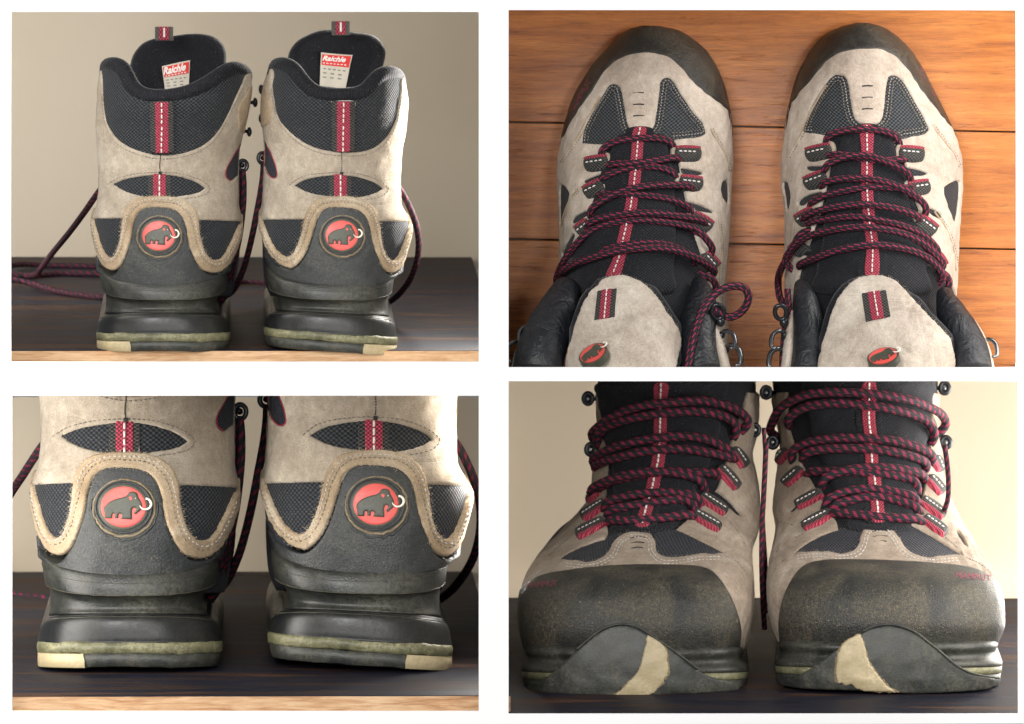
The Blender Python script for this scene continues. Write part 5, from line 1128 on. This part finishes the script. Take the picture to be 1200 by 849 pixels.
def build_top_boot(P, H, label, group):
    xc = (H['rows'][14][1]+H['rows'][14][2])/2
    c = P.thing('hiking_boot', label, 'boot', (xc, 328, 240), group)
    f = Form(H['rows'], 0, .0, back=8); r0, r1 = H['rows'][0][0], H['rows'][-1][0]
    shell(c, 'inner_body', f, r0+.2, 438, TONGUE_FAB, 130, 130, off=-.5)
    # outsole plate under the whole boot, slightly proud
    rows = []
    V = []; F = []; m_ = 60
    ys = np.concatenate([np.linspace(r0-1.2, r0+25, 26), np.linspace(r0+27, 438, 50)])
    def plate(name, y0, y1, grow, mt, par=None):
        V = []; F = []
        L_ = []; R_ = []
        for y in ys:
            yy = np.clip((y-r0+1.2)/(438-r0+1.2)*(438-r0)+r0, r0, 438); l, r_ = f.row(yy)[:2]
            sh_ = (2.6 if not H['flip'] else -2.6)*np.clip((200-y)/60, 0, 1); L_.append((l-grow+sh_, y-grow*.6 if y < r0+30 else y)); R_.append((r_+grow+sh_, y-grow*.6 if y < r0+30 else y))
        loop = L_[::-1]+R_; n = len(loop)
        for d in (y0, y0+3, y1): V += [(x, d, z) for x, z in loop] if d != y0 else [(x+(1.2 if x < xc else -1.2), d, z+.8) for x, z in loop]
        for k in range(2):
            for i in range(n): F.append((k*n+i, k*n+(i+1) % n, (k+1)*n+(i+1) % n, (k+1)*n+i))
        F.append(tuple(range(n))[::-1])
        return c.add(name, np.array(V), F, mt, None, par)
    plate('midsole', 276, 300, .6, RUB_GLOSS); plate('yellow_lip', 298, 308, 1.6, RUB_LIME); plate('outsole', 306, 329.4, 1.2, RUB_TREAD)
    for wn in H['windows']: patch(c, 'toe_mesh_panel', f, wn, WEAVE_GREY, .2, .8, .5, 2.6, puff=1.0)
    tcx = lambda y: np.interp(y, [p[1] for p in H['stripe']], [p[0] for p in H['stripe']])
    hw = lambda y: np.interp(y, [150, 200, 260, 330], [24, 42, 52, 66])
    yy = [158, 175, 200, 230, 260, 290, 320, 345]; y0 = H['stripe'][0][1]+4
    yy[0] = y0
    cxs = {y: (tcx(y) if y < 328 else tcx(328)) + (2 if not H['flip'] else 0) for y in yy}
    tp = [(cxs[y]-hw(y), y) for y in yy]+[(cxs[y]+hw(y), y) for y in yy[::-1]]
    patch(c, 'tongue', f, tp, TONGUE_FAB, 1.0, 4.5, 6, 3.4, lump=.4, extra=lambda V, d: 1.0*np.sin(V[:, 1]/33.0*2*math.pi)+.5*np.sin(V[:, 1]/13.0+V[:, 0]*.02))
    sd = patch(c, 'suede_overlay', f, H['suede'], SUEDE_PALE, 1.0, 2.3, 1.7, 3.0, holes=H['holes'], under=2.2, rag=.15, lump=.7)
    for i, hl in enumerate(H['holes']): patch(c, 'side_mesh_panel', f, hl, WEAVE, .2, .8, .4, 2.0)
    rd = patch(c, 'toe_rand', f, H['rand'], RUB_TOE, 2.4, 2.0, 2.0, 3.0, under=3, lump=.3)
    tx, ty = H['tab']
    for i in range(3):
        yy_ = ty-14.5+i*14; tube(c, 'tab_stitch', on(f, [(tx-6.5, yy_+.4), (tx, yy_-.3), (tx+6, yy_+.1)], 3.3), .85, DARK_THREAD, parent=sd, nseg=6)
    S = [(p[0], p[1]) for p in H['suede']]
    i0, i1 = (18, 44) if not H['flip'] else (16, 42)
    # stitch rows around the two toe windows
    def inset(path, d):
        q = np.array(path); e = np.gradient(q, axis=0); nn = np.stack([-e[:, 1], e[:, 0]], 1); nn /= np.linalg.norm(nn, axis=1, keepdims=True)
        return [tuple(p) for p in q+nn*d]
    edge = [tuple(p) for p in crs([(p[0], p[1]) for p in S[i0:i1]], 6)]
    for d_ in (-3.6, -7.4):
        q = inset(edge, d_); stitches(c, f, q, 3.4, 1.9, 2.0, .62, STITCH_TAN if d_ > -5 else GREY_THREAD, parent=sd, jitter=.2)
    fibres(c, f, S[8:44], 2.8, density=.8, ln=1.6, parent=sd)
    st = [(p[0], p[1]) for p in H['stripe']]
    ws = patch(c, 'webbing_strip', f, [(p[0]-14, p[1]) for p in st]+[(p[0]+14, p[1]) for p in st][::-1], TONGUE_FAB, 5.6, .9, .5, 3, under=3)
    patch(c, 'red_webbing', f, [(p[0]-6.6, p[1]) for p in st]+[(p[0]+6.6, p[1]) for p in st][::-1], WEB_RED, 6.8, 1.1, .8, 2.0, under=3, parent=ws)
    stitches(c, f, st, 8.2, 3.6, 1.9, .95, WHITE_THREAD, parent=ws, jitter=.15)
    for a, b in H['loops']: lace_loop(c, f, a, b, 11.5, 4.4, 1, parent=sd)
    for pts, lf_ in H['laces']: lace(c, f, pts, lf_*.85, 4.3, .83)
    for a, b in H['loops'][:3]+H['loops'][4:7]:
        x_in, y_in = (max(a, b) if (a[0]+b[0])/2 < xc else min(a, b)); sg = 1 if x_in < xc else -1
        patch(c, 'tunnel_lining', f, [(x_in-sg*1.5, y_in-8), (x_in+sg*4.5, y_in-6), (x_in+sg*5, y_in+7), (x_in-sg*1, y_in+9)], SUEDE, 2.2, 2.6, 1.6, 2.0, under=3, parent=sd)
    # seams along the sides
    if not H['flip']: seams = [[(653, 190), (662, 178), (674, 160), (686, 136), (700, 112)], [(828, 150), (836, 165), (846, 182), (850, 200)], [(655, 295), (654, 270), (660, 246), (668, 232), (676, 222)], [(836, 250), (840, 290), (838, 330), (840, 370)]]
    else: seams = [[(927, 185), (936, 168), (942, 158), (946, 146), (962, 115), (972, 98)], [(1094, 146), (1108, 165), (1120, 180), (1127, 196)], [(1096, 250), (1110, 270), (1120, 300), (1122, 320)], [(930, 300), (932, 270), (940, 245)]]
    for sm in seams: tube(c, 'seam', on(f, sm, 3.2), 1.3, SUEDE_ROUGH, parent=sd, nseg=6); stitches(c, f, shiftpts(sm, 3.2), 3.4, 1.8, 2.0, .5, GREY_THREAD, parent=sd)
    # raised lip of the sole beside the toe
    px_, py_, ang = H['print_']; an = math.radians(ang)
    text_on(c, 'MAMMUT', lambda u, v, w_: f.at(px_+u*math.cos(an)-v*math.sin(an), py_+u*math.sin(an)+v*math.cos(an), w_+4.6), 10.5, PINK, 'brand_lettering', rd, .12, -.06)
    # collar padding, cuffs
    for pts, rr in H['pads']:
        P_ = crs([(p[0], p[2]+rr[min(i, len(rr)-1)]*.6, p[1]) for i, p in enumerate(pts)], 3)
        o = tube(c, 'collar_padding', P_, rr, LEATHER, raw=True, nseg=28, flat=1.0)
    for pts, rr in H['cuff']:
        tube(c, 'suede_cuff', [(p[0], p[2]+26, p[1]) for p in pts], [rr*.6, rr, rr*1.3, rr*1.3], SUEDE_PALE, nseg=14, flat=2.6)
    # gusset fabric between tongue and collar
    ff = Form(H['fform'], 0, 0)
    g0 = [(p[0]-10 if p[0] < (H['flap'][0][0]+H['flap'][9][0])/2 else p[0]+10, p[1]-4) for p in H['flap']]
    patch(c, 'padded_tongue', ff, [(g[0], max(g[1], 330) if 0 else g[1]) for g in g0], LINING, -9, 7, 7, 3.4, under=10, puff=1)
    fl = patch(c, 'tongue_flap', ff, H['flap'], SUEDE_PALE, 0, 2.6, 1.6, 3, under=2.5, rag=.25, lump=.8)
    fibres(c, ff, [(p[0], p[1]) for p in H['flap'][:10]], 2.4, density=1.2, ln=2.0, parent=fl)
    q = H['fstripe']; lerp = lambda a, b, t: (a[0]+(b[0]-a[0])*t, a[1]+(b[1]-a[1])*t)
    w1 = patch(c, 'webbing_strip', ff, [(*p, True) for p in q], WEB_BLACK, 2.4, 1.6, .8, 1.8, parent=fl)
    m1, m2, m3, m4 = lerp(q[0], q[1], .24), lerp(q[0], q[1], .74), lerp(q[3], q[2], .74), lerp(q[3], q[2], .24)
    patch(c, 'red_webbing', ff, [(*m1, True), (*m2, True), (*m3, True), (*m4, True)], WEB_RED, 3.8, .8, .5, 1.6, parent=w1)
    stitches(c, ff, [lerp(q[0], q[1], .5), lerp(q[3], q[2], .5)], 5.0, 3.6, 1.8, .9, WHITE_THREAD, parent=w1)
    # tilted round badge standing up from the flap
    bx, by, ra, rb, an_ = H['fbadge']; th = math.radians(an_); ct, st_ = math.cos(th), math.sin(th)
    bz = float(ff.at([bx], [by], 0)[0][1])
    tl = math.acos(rb/ra)
    def bf(u, v, w_):   # disc plane -> px
        v2 = v*math.cos(tl); dd = -v*math.sin(tl)-w_*math.cos(tl); vv = v2-w_*math.sin(tl)
        return np.stack([bx+u*ct-vv*st_, bz-17+dd, by+u*st_+vv*ct], -1)
    def disc(name, R, w0, w1_, mt, par):
        n = 36; t = np.linspace(0, 2*math.pi, n, endpoint=False); V = np.vstack([bf(R*np.cos(t), R*np.sin(t), np.full(n, w0)), bf(R*np.cos(t), R*np.sin(t), np.full(n, w1_))])
        F = [(i, (i+1) % n, n+(i+1) % n, n+i) for i in range(n)]+[tuple(range(n, 2*n))]
        return c.add(name, V, F, mt, None, par, False)
    bd = disc('badge_disc', ra, -9, 0, BADGE_DARK, fl); disc('red_disc', ra-2.4, 0, 1.0, RED_ENAMEL, bd)
    M2 = crs([(p[0]*ra/190, p[1]*ra/190, *p[2:]) for p in MAM], .8, True); n = len(M2)
    V = np.vstack([bf(M2[:, 0], M2[:, 1], np.full(n, 1.0)), bf(M2[:, 0], M2[:, 1], np.full(n, 2.0))])
    c.add('mammoth_emblem', V, [(i, (i+1) % n, n+(i+1) % n, n+i) for i in range(n)]+[tuple(range(n, 2*n))], BADGE_DARK, None, bd, False)
    tk = np.linspace(math.radians(168), math.radians(-85), 16)
    tube(c, 'tusk', bf((168+44*np.cos(tk))*ra/190, (-22+42*np.sin(tk))*ra/190, np.full(16, 2.6)), [.4, .8, 1.1, 1.0], TUSK, parent=bd, raw=True, nseg=6)
    # open hooks of the collar
    for (hx, hy, sg, k) in H['hooks']:
        pts = [(hx-sg*6*k, 48, hy-4*k), (hx+sg*1*k, 42, hy-8*k), (hx+sg*8*k, 38, hy-5*k), (hx+sg*11*k, 34, hy+2*k), (hx+sg*10.5*k, 30, hy+11*k), (hx+sg*5.5*k, 28, hy+12*k)]
        hk = tube(c, 'lace_hook', pts, [3.2*k, 2.6*k, 2.6*k, 2.8*k, 2.6*k, 1.6*k], STEEL, step=1.5, nseg=10)
        V, F = ellipsoid(c, (hx-sg*5*k, 44, hy-3*k), 4.5*k, 4*k, 4.5*k, 6); c.add('hook_rivet', V, F, METAL, None, hk)
    rx, ry = H['ring']
    hk = tube(c, 'lace_hook', ring_pts((rx, 40, ry), 7.4, 8.4, (.94, .2, .1), (0, .35, 1), 26), 2.7, METAL, close=True, step=1.5, nseg=12)
    V, F = ellipsoid(c, (rx+(3 if rx < 900 and not H['flip'] else 4), 46, ry+12), 5.5, 5, 6.5, 6); c.add('hook_rivet', V, F, METAL, None, hk)
    return c
G2 = 'boots seen from above'
aL = build_top_boot(P2, AL, 'laced boot seen from above on orange planks, left one, lace curling off its right', G2)
aR = build_top_boot(P2, AR, 'laced boot seen from above on orange planks, right one, lace running down its left', G2)
tube(aL, 'lace', [(805, 0, 437), (808, 2, 420), (812, 8, 398), (817, 16, 380), (825, 26, 361), (836, 34, 347), (848, 38, 339), (861, 40, 336), (872, 42, 338.5), (877, 46, 347), (874.5, 50, 359), (867, 52, 368), (857, 50, 372.5), (847, 46, 371), (841, 40, 366), (838, 44, 360)], 4.7, ROPE_FINE, step=2, nseg=14, flat=.85)
tube(aR, 'lace', [(917, 60, 437), (918, 58, 410), (921, 62, 380), (924, 66, 360), (923, 70, 340)], 4.0, ROPE_FINE, step=2, nseg=14)
